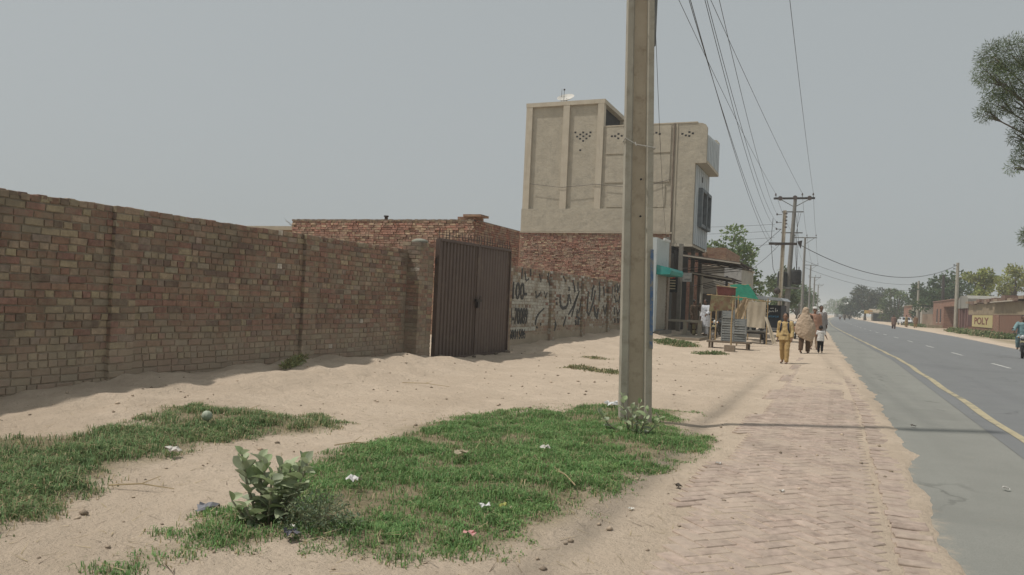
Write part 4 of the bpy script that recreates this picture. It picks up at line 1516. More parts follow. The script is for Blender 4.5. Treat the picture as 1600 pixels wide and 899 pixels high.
# ================================================================ RIGHT SIDE OF THE ROAD: HOUSES
RX = 14.7
mudp = mat('mud_plaster', (.34, .27, .185), (.29, .23, .16), 1.2, .95, .1, bump=.02, bscale=6, dirt=(.24, .18, .13), dscale=1.2)
redp = mat('red_brown_plaster', (.25, .145, .105), (.20, .115, .085), 1.5, .95, .1, bump=.02, bscale=8, dirt=(.3, .2, .14), dscale=1.5)
ph = thing('roadside_building', 'low mud and red brick building with the yellow painted sign', 'building', (RX+3, 92, 0))
MB().bb(RX, RX+7, 74, 108, -.2, 2.1).build('wall', redp, ph)
MB().bb(RX-.03, RX+7, 74, 108, 2.1, 3.35).build('upper_wall', mudp, ph)
for k in range(17):
    y0 = 74+k*2.0
    z = 3.35+.1*math.sin(k*1.7)
    MB().bb(RX-.3+random.uniform(-.15, .1), RX+7, y0, y0+1.93, z, z+random.uniform(.22, .5)).build('roof_piece', mat('roof_layer_%d' % (k % 3), ((.24, .15, .11), (.33, .25, .18), (.2, .13, .10))[k % 3], None, 3, bump=.03, bscale=5), ph)
for y in (78, 84, 90, 97):
    MB().tube([(RX-.45, y, 3.36), (RX+.3, y, 3.36)], .09, 6).build('roof_beam', mat('old_beam', (.12, .09, .07)), ph)
MB().bb(RX-.5, RX-.1, 80, 91, 3.30, 3.40).build('roof_board', mat('pale_board', (.5, .45, .37)), ph)
sgn = MB().bb(RX-.055, RX-.031, 91.9, 104.9, .72, 2.05).build('sign_panel', mat('yellow_sign_paint', (.55, .46, .20), (.5, .43, .24), 1.5, .8, dirt=(.42, .33, .2), dscale=1.5, dlo=.55, dhi=.7), ph)
text('POLY', 'lettering', mat('maroon_sign_paint', (.16, .04, .035), (.22, .08, .06), 8), ph, (RX-.065, 103.3, 1.05), (R(90), 0, R(-90)), 1.06, 3.55, .006)
MB().bb(RX-.04, RX-.02, 88.5, 91.9, .0, 2.1).build('brick_patch', redbrick_y, ph)
MB().bb(RX-.05, RX+1, 104.9, 107.9, .7, 2.1).build('maroon_door', mat('maroon_door', (.10, .045, .045)), ph)
tk = thing('gate_lodge', 'grey concrete topped lodge left of the yellow sign', 'building', (RX+2, 111.8, 0))
MB().bb(RX+.3, RX+5, 108.4, 116, -.2, 2.9).build('wall', mat('grey_lodge', (.22, .2, .19), (.17, .15, .15), 2), tk)
MB().prism([(108.2, 2.9), (108.2, 4.1), (109.4, 4.5), (114.6, 4.5), (116.2, 4.0), (116.2, 2.9)], 'x', RX-.1, RX+5).build('roof_block', mat('grey_roof_block', (.30, .29, .26), (.24, .23, .2), 2, bump=.02), tk)
for y in (108.6, 110.6, 113.4, 115.3):
    MB().bb(RX, RX+.28, y, y+.6, 0, 2.9).build('column', mat('lodge_column', (.22, .12, .11), (.18, .1, .09), 3), tk)
MB().bb(RX+.25, RX+.29, 111.3, 113.3, 0, 2.5).build('dark_doorway', darkm, tk)

rh = thing('red_brick_house', 'red brick house with a recessed grey metal gate across the road', 'house', (RX+4, 131, 0))
MB().bb(RX, RX+8, 132, 146, -.2, 4.15).build('wall', redbrick_y, rh)
MB().bb(RX, RX+8, 117, 120.8, -.2, 4.15).build('wall', redbrick_y, rh)
MB().bb(RX, RX+8, 120.8, 132, 3.3, 4.15).build('lintel_wall', redbrick_y, rh)
MB().bb(RX+1.6, RX+8, 120.8, 132, -.2, 3.3).build('porch_wall', redp, rh)
MB().bb(RX-.1, RX+8, 116.9, 146.1, 4.15, 4.3).build('coping', mat('house_coping', (.27, .16, .12)), rh)
g_ = MB().bb(RX+1.5, RX+1.58, 122, 130.5, 0, 2.6).build('metal_gate', mat('grey_green_gate', (.17, .185, .17), (.13, .14, .13), 2, .5), rh)
for k in range(8):
    MB().bb(RX+1.46, RX+1.5, 122.4+k*1.05, 122.5+k*1.05, .05, 2.55).build('rib', gdark, g_)
for y in (135.0, 139.5):
    wn_ = MB().bb(RX-.02, RX+.1, y, y+1.3, .9, 3.0).build('window', darkm, rh)
    MB().bb(RX-.06, RX+.0, y-.15, y+1.45, .78, .9).build('sill', plaster_trim, wn_)
MB().bb(RX-2.2, RX-.2, 131, 134, .0, .5).build('front_step', mudp, rh)

wh = thing('white_walled_house', 'low house with brick end and white front wall far along the road', 'house', (RX+3, 185, 0))
MB().bb(RX, RX+7, 186, 208, -.2, 4.0).build('brick_end', redbrick_y, wh)
MB().bb(RX-.05, RX+7, 164, 186, -.2, 3.6).build('white_wall', mat('far_whitewash', (.48, .44, .37), (.4, .36, .3), 1.5, dirt=(.3, .25, .2), dscale=1), wh)
for y in (167, 172, 178, 183):
    MB().bb(RX-.1, RX-.02, y, y+1.6, .3, 2.7).build('doorway', darkm, wh)
MB().bb(RX-.2, RX+7, 163.8, 208, 4.0, 4.15).build('coping', mudp, wh)
MB().bb(RX, RX+.3, 146.2, 163.6, 0, 2.2).build('yard_wall', mat('yard_wall_brick', (.32, .23, .16), (.26, .18, .13), 1.0), wh)

hut = thing('roadside_hut', 'thatched roadside stall hut with a yellow banner under the big tree', 'hut', (11.2, 232, 0))
for x, y in ((8.8, 228), (13.4, 228), (8.8, 238), (13.4, 238)):
    MB().tube([(x, y, 0), (x, y, 2.4)], .09, 6).build('post', mat('hut_post', (.2, .16, .12)), hut)
MB().prism([(227, 2.2), (232, 3.1), (239, 2.3), (239, 2.5), (232, 3.35), (227, 2.42)], 'x', 7.9, 14.3).build('thatch_roof', mat('old_thatch', (.33, .27, .19), (.25, .2, .14), 2, bump=.05, bscale=8), hut)
MB().bb(9.0, 13.2, 236.8, 237, 0, 2.2).build('back_wall', darkm, hut)
MB().bb(9.9, 13.2, 227.8, 227.95, 0.0, 1.6).build('counter', mat('hut_counter', (.09, .085, .08)), hut)
MB().bb(6.6, 8.6, 227.4, 227.5, 2.0, 2.9).build('banner', mat('yellow_banner', (.5, .36, .09), (.45, .2, .07), .8), hut)
MB().tube([(6.6, 227.45, 0), (6.6, 227.45, 3)], .06, 5).build('post', mat('hut_post', (.2, .16, .12)), hut)
MB().tube([(8.6, 227.45, 0), (8.6, 227.45, 3)], .06, 5).build('post', mat('hut_post', (.2, .16, .12)), hut)

wt = thing('water_tank', 'white round water tank on a brick stand in the distance', 'water tank', (3.6, 330, 0))
MB().bb(1.9, 5.3, 329, 332, 0, 4.6).build('stand', mudp, wt)
MB().loft([[(3.6+r_*math.cos(a*math.pi/8), 330.3+r_*math.sin(a*math.pi/8), z) for a in range(16)] for r_, z in ((1.7, 4.6), (1.75, 5.4), (1.5, 6.0), (.7, 6.35), (.2, 6.4))]).build('tank', mat('tank_white', (.72, .71, .67)), wt, True)
fb = thing('far_buildings_block', 'pale grey block with columns beside the far road', 'building', (0, 420, 0))
MB().bb(-1.5, 5, 420, 440, 0, 5.5).build('wall', mat('far_grey_wall', (.36, .34, .31)), fb)
for k in range(4):
    MB().bb(-1.2+k*1.7, -.5+k*1.7, 419.5, 420.1, 0, 7.5+k % 2).build('column', mat('far_pale', (.45, .43, .4)), fb)


def simple_pole(label, x, y, H, r=.14, name='roadside_pole', m=None, arm=True):
    t = thing(name, label, 'utility pole', (x, y, 0))
    m = m or MATS['weathered_pole_concrete']
    MB().tube([(x, y, -.3), (x, y, H*.5), (x, y, H)], [r*1.25, r*1.1, r*.85], 8).build('pole', m, t)
    if arm:
        for z in (H-.3, H-.8, H-1.3, H-2.6):
            MB().tube([(x-.1, y, z), (x-.42, y, z)], .04, 5).build('bracket', steel, t)
            MB().tube([(x-.42, y, z-.08), (x-.42, y, z+.1)], .07, 6).build('insulator', insm, t)
    return t


simple_pole('concrete pole with insulators in front of the red brick house', 14.1, 114, 8.8, .2)
simple_pole('grey pole left of the red brick house', 13.6, 160, 8.3, .2)
simple_pole('dark post top rising behind the dark tree', 16.5, 150, 9.0, .24, m=gdark, arm=False)
for k, (x, y, h) in enumerate(((13.0, 232, 9.1), (14.3, 236, 9.0), (15.3, 240, 8.3), (16.0, 243, 8.2), (16.9, 246, 8.0))):
    simple_pole(('black and white banded', 'plain grey', 'thin', 'thinner', 'thinnest')[k]+' pole in the distant row right of the big tree', x, y, h, (.26, .22, .15, .13, .11)[k], m=gdark if k else None, arm=False)
    if k == 0:
        t_ = bpy.data.objects[-1] if False else None

# ================================================================ TREES
leaf_mat = tintmat('tree_leaves', rough=.6, trans=.25, bump=0)
bark = mat('rough_bark', (.11, .085, .065), (.16, .125, .095), 6, .95, bump=.02, bscale=14)


def leaves(rng, centres, radii, n, size, tint, flat=.75, aspect=.6, droop=0.0):
    """leaf quads spread over clumps; returns V,F,tint"""
    centres, radii = np.array(centres), np.array(radii)
    pick = rng.choice(len(centres), n, p=radii**2/np.sum(radii**2))
    d = rng.normal(size=(n, 3))
    d /= np.linalg.norm(d, axis=1)[:, None]
    rad = rng.uniform(.25, 1.08, n)**.6
    p = centres[pick]+d*(radii[pick]*rad)[:, None]*np.array([1, 1, flat])
    a = rng.normal(size=(n, 3))*.8 + d*.8 + np.array([0, 0, -droop])
    a /= np.linalg.norm(a, axis=1)[:, None]
    b = np.cross(a, rng.normal(size=(n, 3)))
    b /= np.linalg.norm(b, axis=1)[:, None]
    s = size*rng.uniform(.6, 1.3, n)
    A, B = a*s[:, None], b*(s*aspect*.5)[:, None]
    V = np.stack([p, p+A*.5+B, p+A, p+A*.5-B], 1).reshape(-1, 3)
    F = np.arange(4*n).reshape(n, 4)
    clump = rng.uniform(.75, 1.25, len(centres))
    k = clump[pick]*rng.uniform(.7, 1.3, n)
    hue = rng.uniform(-.12, .12, n)
    T = np.stack([tint[0]*k*(1+hue), tint[1]*k, tint[2]*k*(1-hue)], 1)
    return V, F, np.repeat(T, 4, 0)


def tree(label, loc, H, cr, n, size, tint, seed, z0=.35, squash=.8, nclump=26, name='tree', lean=(0, 0), cat='tree', trunk_r=None, group=None, aspect=.6):
    rng = np.random.default_rng(seed)
    rd = random.Random(seed)
    t = thing(name, label, cat, loc, 0, group)
    zc = H*(z0+1)/2
    hz_ = H*(1-z0)/2
    C, Rr = [], []
    for k in range(nclump):
        d = rng.normal(size=3)
        d /= np.linalg.norm(d)
        q = rng.uniform(.35, .92)
        C.append((lean[0]+d[0]*cr*q, lean[1]+d[1]*cr*q, zc+d[2]*hz_*q*squash/.8))
        Rr.append(cr*rng.uniform(.18, .36))
    V, F, T = leaves(rng, C, Rr, n, size, tint, aspect=aspect)
    put(bpy.data.objects.new('crown', np_mesh('crown', V, F, leaf_mat, T)), t, False)
    tr_ = trunk_r or H*.025
    mb = MB()
    fork = Vector((lean[0]*.3, lean[1]*.3, H*z0))
    mb.tube([(0, 0, -.2), (rd.uniform(-.1, .1), 0, H*z0*.5), fork], [tr_*1.3, tr_, tr_*.8], 8)
    for k in range(min(14, nclump)):
        e = Vector(C[k])
        m_ = fork.lerp(e, .5)+Vector((rd.uniform(-.1, .1)*cr, rd.uniform(-.1, .1)*cr, cr*.1))
        mb.tube([fork, m_, e], [tr_*.6, tr_*.35, tr_*.12], 5)
    mb.build('trunk', bark, t, True, False)
    return t


GR1, GR2, GRY, GRD = (.10, .155, .055), (.12, .18, .06), (.31, .34, .10), (.075, .115, .048)
tree('bushy tree behind the shops and green tarpaulin', (-9.3, 76, 0), 8.6, 3.3, 5200, .34, (.15, .21, .075), 1, .18, .9, 34)
tree('smaller tree left of the transformer pole base', (-6.6, 96, 0), 6.6, 2.4, 2600, .36, (.12, .16, .07), 2, .1, .9, 22)
tree('low tree half hidden behind the transformer pole', (-7.6, 120, 0), 7.2, 3.6, 2200, .42, (.10, .14, .06), 3, .1)
tree('dark tree under the second utility pole', (-8.0, 175, 0), 8.5, 4.0, 2200, .5, GR1, 4, .08)
tree('far tree at the left edge of the road end', (-9, 250, 0), 9.5, 4.5, 2000, .6, GR1, 5, .05)
tree('dense dark tree behind the red brick house', (18.5, 158, 0), 9.3, 5.2, 5200, .55, GRD, 6, .1, 1, 36)
tree('dark tree left of the dense tree behind the houses', (16.0, 172, 0), 8.4, 3.4, 3000, .5, GRD, 7, .1, 1, 26)
tree('left yellow-green tall tree behind the sign building', (19.3, 131, 0), 9.3, 2.5, 3200, .38, GRY, 8, .3, 1, 24)
tree('right yellow-green tree with open branches behind the sign building', (24.0, 134, 0), 10.3, 3.2, 3000, .38, (.33, .35, .11), 9, .35, .9, 24)
tree('scrubby tree above the sign building roof', (21.5, 120, 0), 5.4, 3.4, 2600, .36, (.10, .11, .05), 10, .1)
tree('scrubby tree at the right end of the sign building roof', (25.5, 112, 0), 5.3, 3.2, 2600, .36, (.095, .105, .05), 11, .1)
tree('round green tree left of the white walled house', (13.2, 216, 0), 7.6, 4.2, 3400, .5, (.11, .15, .055), 12, .08, 1, 30)
tree('green tree behind the white walled house', (18.5, 214, 0), 8.6, 4.0, 3000, .5, GR1, 13, .08, 1, 28)
tree('wide dark tree standing beside the far road', (7.4, 246, 0), 10.3, 5.6, 4600, .55, (.07, .085, .05), 14, .22, .75, 30, trunk_r=.35)
tree('low bushy tree left of the wide dark tree', (3.4, 262, 0), 6.5, 4.2, 2600, .55, (.08, .105, .055), 15, .02)
tree('far tree behind the white water tank', (3.0, 420, 0), 10.5, 6.5, 2000, .8, GR1, 16, .02)
tree('hazy far tree at the end of the road', (-.5, 620, 0), 13.0, 10, 2000, 1.1, GR1, 17, .02)
tree('hazy far tree left of the road end', (-13, 420, 0), 12.0, 7, 2000, .9, GR1, 18, .02)

# feathery acacia reaching over the road from the right
ac = thing('acacia_tree', 'feathery acacia branches reaching in from the right edge', 'tree', (9.2, 30, 0))
rng = np.random.default_rng(33)
AC = [(4.55, 30, 10.35, .55), (5.1, 30.3, 10.5, .65), (4.3, 29.8, 9.75, .45), (4.75, 29.9, 9.45, .62), (5.3, 30.2, 9.6, .7), (4.7, 30, 8.75, .48), (4.35, 30, 8.45, .30), (5.2, 30.1, 8.85, .5), (5.45, 30, 8.15, .38), (5.3, 30, 7.65, .3), (5.45, 30, 7.0, .34), (5.25, 30, 6.6, .26), (5.75, 30, 7.2, .45), (5.68, 30, 4.25, .26), (5.9, 30, 4.3, .4), (6.2, 30.5, 10.3, 1.0), (7.4, 30.3, 10.6, 1.2), (8.6, 30, 11, 1.4), (10, 30.5, 10.6, 1.4), (11.2, 30, 9.8, 1.2), (6.8, 29, 9.2, .9), (6.6, 30.4, 7.4, .8), (8.4, 28.8, 9.4, 1.2), (10.2, 29, 9, 1.2), (6.5, 30.2, 4.6, .6)]
V, F, T = leaves(rng, [c[:3] for c in AC], [c[3] for c in AC], 62000, .15, (.14, .18, .085), 1.0, .12, .1)
put(bpy.data.objects.new('crown', np_mesh('crown', V-np.array([9.2, 30, 0]), F, leaf_mat, T)), ac, False)
mb = MB()
mb.tube([(0, 0, -.2), (-.1, 0, 2.2), (-.3, .1, 4.6)], [.3, .24, .2], 8)
for c in AC:
    e = Vector(c[:3])-Vector((9.2, 30, 0))
    b_ = Vector((-.2, .1, 3.2 if c[2] < 5 else 4.6))
    mid = b_.lerp(e, .55)+Vector((0, 0, .4 if c[2] > 5 else .1))
    mb.tube([b_, mid, e], [.09, .05, .015], 5)
    for k in range(7):
        d = Vector(rng.normal(size=3)).normalized()*c[3]
        mb.tube([mid.lerp(e, .75), e+d*.5, e+d*.95], [.014, .009, .004], 4)
mb.build('trunk', bark, ac, True, False)

# ================================================================ GRASS AND GROUND COVER
grass_mat = tintmat('grass_blades', rough=.65, trans=.3, bump=0)


def grass(name, label, poly, dens, hgt_, seed, green=(.125, .18, .07), dry=.12, edge=.22, width=.0045, patchy=.35):
    rng = np.random.default_rng(seed)
    P = np.array(poly)
    lo, hi = P.min(0)-.3, P.max(0)+.3
    n = int(dens*np.prod(hi-lo))
    x, y = rng.uniform(lo[0], hi[0], n), rng.uniform(lo[1], hi[1], n)
    sd = sdist(poly, x, y)+.75*(fbm(x, y, 1.9, seed)-.5)+.35*(fbm(x, y, 7, seed+3)-.5)
    pt = fbm(x, y, 1.7, seed+9)
    hole = np.clip((fbm(x, y, 3.7, seed+13)-.29)/.16, .22, 1)
    keep = rng.uniform(size=n) < hole*np.clip((sd+.06)/edge, 0, 1)*np.clip((pt-patchy+.12)/.15, .12, 1)
    x, y, sd, pt = x[keep], y[keep], sd[keep], pt[keep]
    n = len(x)
    z = hgt(x, y)-.004
    tuft = fbm(x, y, 5, seed+5)
    h = hgt_*rng.uniform(.35, 1.35, n)*np.clip(.4+sd*1.6, .4, 1)*(.3+1.5*tuft)
    az = rng.uniform(0, 2*math.pi, n)
    ln = rng.uniform(.35, 1.35, n)
    dx, dy = np.cos(az), np.sin(az)
    w = width*rng.uniform(.7, 1.4, n)
    px, py = -dy*w, dx*w
    b = np.stack([x, y, z], 1)
    m_ = np.stack([x+dx*h*ln*.25, y+dy*h*ln*.25, z+h*.6], 1)
    t = np.stack([x+dx*h*ln*.85, y+dy*h*ln*.85, z+h*(1-.48*ln)], 1)
    wv = np.stack([px, py, np.zeros(n)], 1)
    V = np.stack([b-wv, b+wv, m_+wv*.8, m_-wv*.8, t], 1).reshape(-1, 3)
    base = (np.arange(n)*5)[:, None]
    F = np.concatenate([base+np.array([0, 1, 2]), base+np.array([0, 2, 3]), base+np.array([3, 2, 4])])
    k = rng.uniform(.65, 1.35, n)*(.75+.5*pt)
    hue = rng.uniform(-.15, .2, n)
    T = np.stack([green[0]*k*(1+hue), green[1]*k, green[2]*k], 1)
    isdry = rng.uniform(size=n) < np.clip(dry+.55*np.clip(.16-sd, 0, .3)/.3+.8*np.clip(pt*-1+.42, 0, .2), 0, .9)
    T[isdry] = np.array([.42, .35, .21])*rng.uniform(.7, 1.2, (isdry.sum(), 1))
    o = put(bpy.data.objects.new(name, np_mesh(name, V, F, grass_mat, np.repeat(T, 5, 0))))
    return tag(o, label, 'grass', kind='stuff')


grass('grass', 'green grass patch around the foreground pole', G2, 10500, .060, 51, green=(.165, .285, .10), dry=.09, patchy=.42, width=.0030, edge=.40)
grass('grass', 'weedy grass patch at the left edge', G1, 9500, .085, 52, dry=.18, green=(.16, .24, .10), patchy=.46, width=.0032, edge=.45)
grass('grass', 'grass strip in front of the shop plinth', G3, 700, .14, 53, width=.012, dry=.12)
grass('grass', 'small grass patch near the brick block', G4, 800, .12, 54, width=.011)
grass('grass', 'thin grass strip beside the gate track', G5, 1100, .08, 55, width=.008, green=(.14, .17, .07), dry=.35)
grass('grass', 'sparse grass below the painted wall', G6, 700, .07, 56, width=.008, green=(.14, .165, .07), dry=.45)
grass('grass', 'grass verge across the road below the yellow sign', [(11.5, 72), (14.2, 72), (14.3, 100), (12.6, 108), (11.3, 100)], 60, .45, 57, width=.05, green=(.13, .175, .07), patchy=.3)
grass('grass', 'far grass verge by the white walled house', [(11.0, 135), (13.4, 130), (13.4, 168), (11.2, 165)], 50, .45, 58, width=.06, green=(.13, .17, .07))


def straw(label, n, seed, region, lmax=.22):
    rng = np.random.default_rng(seed)
    mb = MB()
    c = 0
    while c < n:
        x, y = rng.uniform(*region[0]), rng.uniform(*region[1])
        s = max(float(sdist(G1, np.array([x]), np.array([y]))[0]), float(sdist(G2, np.array([x]), np.array([y]))[0]))
        if s < -.5 and rng.uniform() < .82: continue
        if s > .3 and rng.uniform() < .8: continue
        l, a = rng.uniform(.03, lmax), rng.uniform(0, 6.28)
        z = hz(x, y)+(.004 if s < 0 else .05)
        w = rng.uniform(.0012, .0035)
        d = Vector((math.cos(a), math.sin(a), rng.uniform(-.05, .12)))
        k = rng.uniform(.6, 1.2)
        tint = (.40*k, .32*k, .19*k) if rng.uniform() < .7 else (.16*k, .12*k, .085*k)
        mb.add([Vector((x, y, z))-d*l/2+Vector((-d.y*w, d.x*w, 0)), Vector((x, y, z))-d*l/2-Vector((-d.y*w, d.x*w, 0)), Vector((x, y, z+.006))+d*l/2], [(0, 1, 2)], tint)
        c += 1
    o = mb.build('straw', tintmat('straw_bits', bump=0) if 'straw_bits' not in MATS else MATS['straw_bits'])
    tag(o, label, 'straw', kind='stuff')


straw('dry straw and twigs scattered round the grass', 1500, 61, ((-7.5, -.9), (2.6, 11.5)))

# pebbles and clods
rng = np.random.default_rng(71)
n = 5000
V, F, T = [], [], []
px = rng.uniform(-8.3, .5, n)
py = 2.6+rng.uniform(0, 1, n)**1.6*20
pz = hgt(px, py)
octa = np.array([(1, 0, 0), (0, 1, 0), (-1, 0, 0), (0, -1, 0), (0, 0, .7), (0, 0, -.6)])
of = np.array([(0, 1, 4), (1, 2, 4), (2, 3, 4), (3, 0, 4), (1, 0, 5), (2, 1, 5), (3, 2, 5), (0, 3, 5)])
sz = .003+.024*rng.uniform(0, 1, n)**12
th = rng.uniform(0, 6.28, n)
st = rng.uniform(.6, 1.5, (n, 1, 3))
oc = octa[None]*st*sz[:, None, None]
rx_ = oc[..., 0]*np.cos(th)[:, None]-oc[..., 1]*np.sin(th)[:, None]
ry_ = oc[..., 0]*np.sin(th)[:, None]+oc[..., 1]*np.cos(th)[:, None]
V = np.stack([rx_+px[:, None], ry_+py[:, None], oc[..., 2]+pz[:, None]+sz[:, None]*.3], -1).reshape(-1, 3)
F = (np.arange(n)[:, None, None]*6+of[None]).reshape(-1, 3)
kk = rng.uniform(.55, 1.2, (n, 1))
T = np.repeat(np.array([[.42, .335, .25]])*kk, 6, 0)
tag(put(bpy.data.objects.new('gravel', np_mesh('gravel', V, F, MATS['straw_bits'], T))), 'scattered pebbles and clods on the sandy verge', 'gravel', kind='stuff')


# ---- milkweed plants: stems with large round grey-green leaves
def leaf_mesh(name, L, Wd, curl, m):
    mb = MB()
    n, k = 7, 4
    vs = []
    for i in range(n):
        u_ = i/(n-1)
        w_ = Wd*math.sin(math.pi*min(.97, u_*.93+.05))**.7*.5*(1 if u_ < .99 else .3)
        for j in range(k+1):
            v_ = j/k*2-1
            vs.append((v_*w_, u_*L, curl*L*u_*u_*-1+abs(v_)*w_*.45))
    fs = [(i*(k+1)+j, i*(k+1)+j+1, (i+1)*(k+1)+j+1, (i+1)*(k+1)+j) for i in range(n-1) for j in range(k)]
    mb.add(vs, fs)
    return mb.mesh(name, m, True)


def milkleaf(nm, c1, c2):
    t = NT(nm)
    col = t.mix(t.ramp(t.noise(18, 4), .35, .65), c1, c2)
    t.done(col, .6, .3)
    tr = t.n.new('ShaderNodeBsdfTranslucent')
    t.link(col, tr.inputs['Color'])
    ms = t.n.new('ShaderNodeMixShader')
    ms.inputs[0].default_value = .28
    t.link(t.b.outputs[0], ms.inputs[1])
    t.link(tr.outputs[0], ms.inputs[2])
    t.link(ms.outputs[0], t.n['Material Output'].inputs['Surface'])
    return t.m


ml = [milkleaf('milkweed_leaf_pale', (.40, .46, .28), (.45, .51, .33)), milkleaf('milkweed_leaf_green', (.27, .35, .18), (.32, .39, .21)), milkleaf('milkweed_leaf_dusty', (.37, .41, .29), (.32, .36, .24))]
LV = [leaf_mesh('leaf', .11, .082, c, ml[k % 3]) for k, c in enumerate((.1, .25, -.1, .35, .0, .2))]
LV2 = [leaf_mesh('leaf', .10, .052, c, ml[k % 3]) for k, c in enumerate((.1, .25, -.1, .35, .0, .2))]
stemm = mat('milkweed_stem', (.26, .25, .17), (.2, .19, .13), 8)


def milkweed(label, loc, stems, LVs, seed, scale=1.0):
    rd = random.Random(seed)
    t = thing('milkweed_plant', label, 'plant', loc)
    for (sx, sy, hh, nl) in stems:
        tip = Vector((sx, sy, hh))
        basep = Vector((sx*.25, sy*.25, -.03))
        mid = basep.lerp(tip, .5)+Vector((sx*.1, sy*.1, 0))
        MB().tube([basep, mid, tip], [.011, .008, .005], 6).build('stem', stemm, t, True, False)
        for k in range(nl):
            u_ = .22+.78*k/max(1, nl-1)
            p = basep.lerp(mid, u_*2) if u_ < .5 else mid.lerp(tip, u_*2-1)
            for side in (0, 1):
                o = bpy.data.objects.new('leaf', rd.choice(LVs))
                az = k*1.57+side*math.pi+rd.uniform(-.35, .35)
                el = .15+.75*u_+rd.uniform(-.25, .3)
                o.location = p
                o.rotation_euler = (el, rd.uniform(-.4, .4), az)
                s = scale*rd.uniform(.7, 1.15)*(1.0 if u_ < .85 else .75)
                o.scale = (s, s, s)
                put(o, t, False)
    return t


milkweed('large milkweed with broad grey-green leaves in the near grass', (-3.12, 3.74, hz(-3.12, 3.74)),
         [(-.19, -.04, .38, 8), (-.12, .04, .34, 7), (-.05, .0, .33, 7), (.10, .06, .31, 7), (.16, .09, .37, 8), (.06, -.06, .28, 6), (.22, .06, .36, 7), (-.16, -.14, .13, 3), (-.04, -.16, .11, 3), (.0, .1, .3, 6)], LV, 5, 1.0)
milkweed('small milkweed with narrow leaves at the foot of the foreground pole', (-1.98, 8.25, hz(-1.98, 8.25)),
         [(-.16, 0, .40, 6), (.02, .05, .34, 5), (.14, -.05, .28, 5), (-.02, -.12, .30, 5), (.26, 0, .20, 4), (-.38, -.1, .22, 5)], LV2, 6, 1.15)
# a low feathery weed beside the large milkweed
rng = np.random.default_rng(81)
wd = thing('feathery_weed', 'dark feathery weed beside the large milkweed', 'plant', (-2.86, 3.76, hz(-2.86, 3.76)))
V, F, T = leaves(rng, [(0, 0, .14), (.12, .02, .12), (.22, -.05, .1), (.05, -.12, .09), (.3, .03, .07)], [.13, .13, .11, .12, .09], 1500, .024, (.18, .22, .13), .75, .4)
put(bpy.data.objects.new('foliage', np_mesh('foliage', V, F, leaf_mat, T)), wd, False)
mb = MB()
for k in range(14):
    a = rng.uniform(0, 6.28)
    mb.tube([(.05, 0, -.02), (.05+math.cos(a)*.12, math.sin(a)*.1, .12), (.07+math.cos(a)*.2, math.sin(a)*.16, .18)], [.004, .003, .002], 4)
mb.build('stems', stemm, wd, False, False)
# uprooted dry weed by the wall
dw = thing('wilted_weed', 'wilted green weed lying at the foot of the compound wall', 'plant', (-8.05, 10.1, hz(-8.05, 10.1)))
V, F, T = leaves(rng, [(-.12, .28, .10), (-.06, .12, .07), (.02, -.05, .05), (.1, -.22, .04), (.16, -.38, .03)], [.10, .11, .11, .11, .09], 750, .07, (.24, .25, .12), .3, .25)
put(bpy.data.objects.new('foliage', np_mesh('foliage', V, F, leaf_mat, T)), dw, False)
MB().tube([(-.1, .15, .03), (.1, -.15, .04), (.22, -.38, .03)], .008, 5).build('stem', stemm, dw, False, False)

# ================================================================ FIGURES
skin1 = mat('skin_brown', (.22, .125, .08), (.26, .15, .10), 9, .6, .35)
skin2 = mat('skin_dark', (.15, .085, .055), (.18, .1, .068), 9, .6, .35)
hairm = mat('black_hair', (.012, .011, .010), (.02, .018, .016), 30, .6, .4)
eyem = mat('eye_dark', (.02, .015, .012))
shoem = mat('dark_sandal', (.05, .035, .028), (.08, .055, .04), 10, .6)


def cloth(name, c, c2=None):
    return mat(name, c, c2 or tuple(x*.85 for x in c), 7, .95, .1, bump=.01, bscale=22)


def joints(stride=0.0, arm=0.0, seat=False, lean=0.0, arms=None):
    """joint positions of a 1.70 m figure facing -y"""
    J = {}
    for s, n in ((-1, 'L'), (1, 'R')):
        k = stride*s
        if seat:
            J['hip'+n] = Vector((s*.09, .02, .80))
            J['knee'+n] = Vector((s*.17, -.40, .72))
            J['ank'+n] = Vector((s*.17, -.28, .33))
            J['toe'+n] = Vector((s*.18, -.46, .28))
        else:
            J['hip'+n] = Vector((s*.09, 0, .90))
            J['knee'+n] = Vector((s*.10, -.16*k-.02, .485+.02*abs(k)))
            J['ank'+n] = Vector((s*.10, -.30*k+.03, .085+(.05 if k < 0 else 0)))
            J['toe'+n] = Vector((s*.11, -.30*k-.14, .035))
        J['sh'+n] = Vector((s*.185, 0, 1.395))
        J['el'+n] = Vector((s*.235, .03+.13*arm*s, 1.12))
        J['wr'+n] = Vector((s*.245, -.06+.24*arm*s, .88))
    J['neck'] = Vector((0, .0, 1.43))
    J['head'] = Vector((0, -.02, 1.585))
    if seat or lean:
        dz = -.10 if seat else 0
        for k in ('shL', 'shR', 'elL', 'elR', 'wrL', 'wrR', 'neck', 'head'):
            J[k] = J[k]+Vector((0, -lean*(J[k].z-.9), dz))
    if arms: J.update({k: Vector(v) for k, v in arms.items()})
    return J


def hand(mb, w, e, s):
    d = (w-e).normalized()
    side = Vector((0, 1, 0))
    side = (side-d*side.dot(d)).normalized()
    nrm = d.cross(side)
    p = w+d*.045
    mb.tube([w-d*.02, w+d*.02, p+d*.02, p+d*.05], [.026, .034, .040, .034], 8, True, .5)
    for i, (o, l) in enumerate(((-.030, .066), (-.010, .078), (.011, .072), (.030, .056))):
        b = p+d*.04+side*o
        mb.tube([b, b+d*l*.5+nrm*s*.004, b+d*l*.85-nrm*s*.016, b+d*l-nrm*s*.028], [.0098, .009, .008, .006], 6)
    b = p-d*.01-side*.035
    mb.tube([b, b-side*.025+d*.025, b-side*.03+d*.06], [.012, .011, .007], 6)


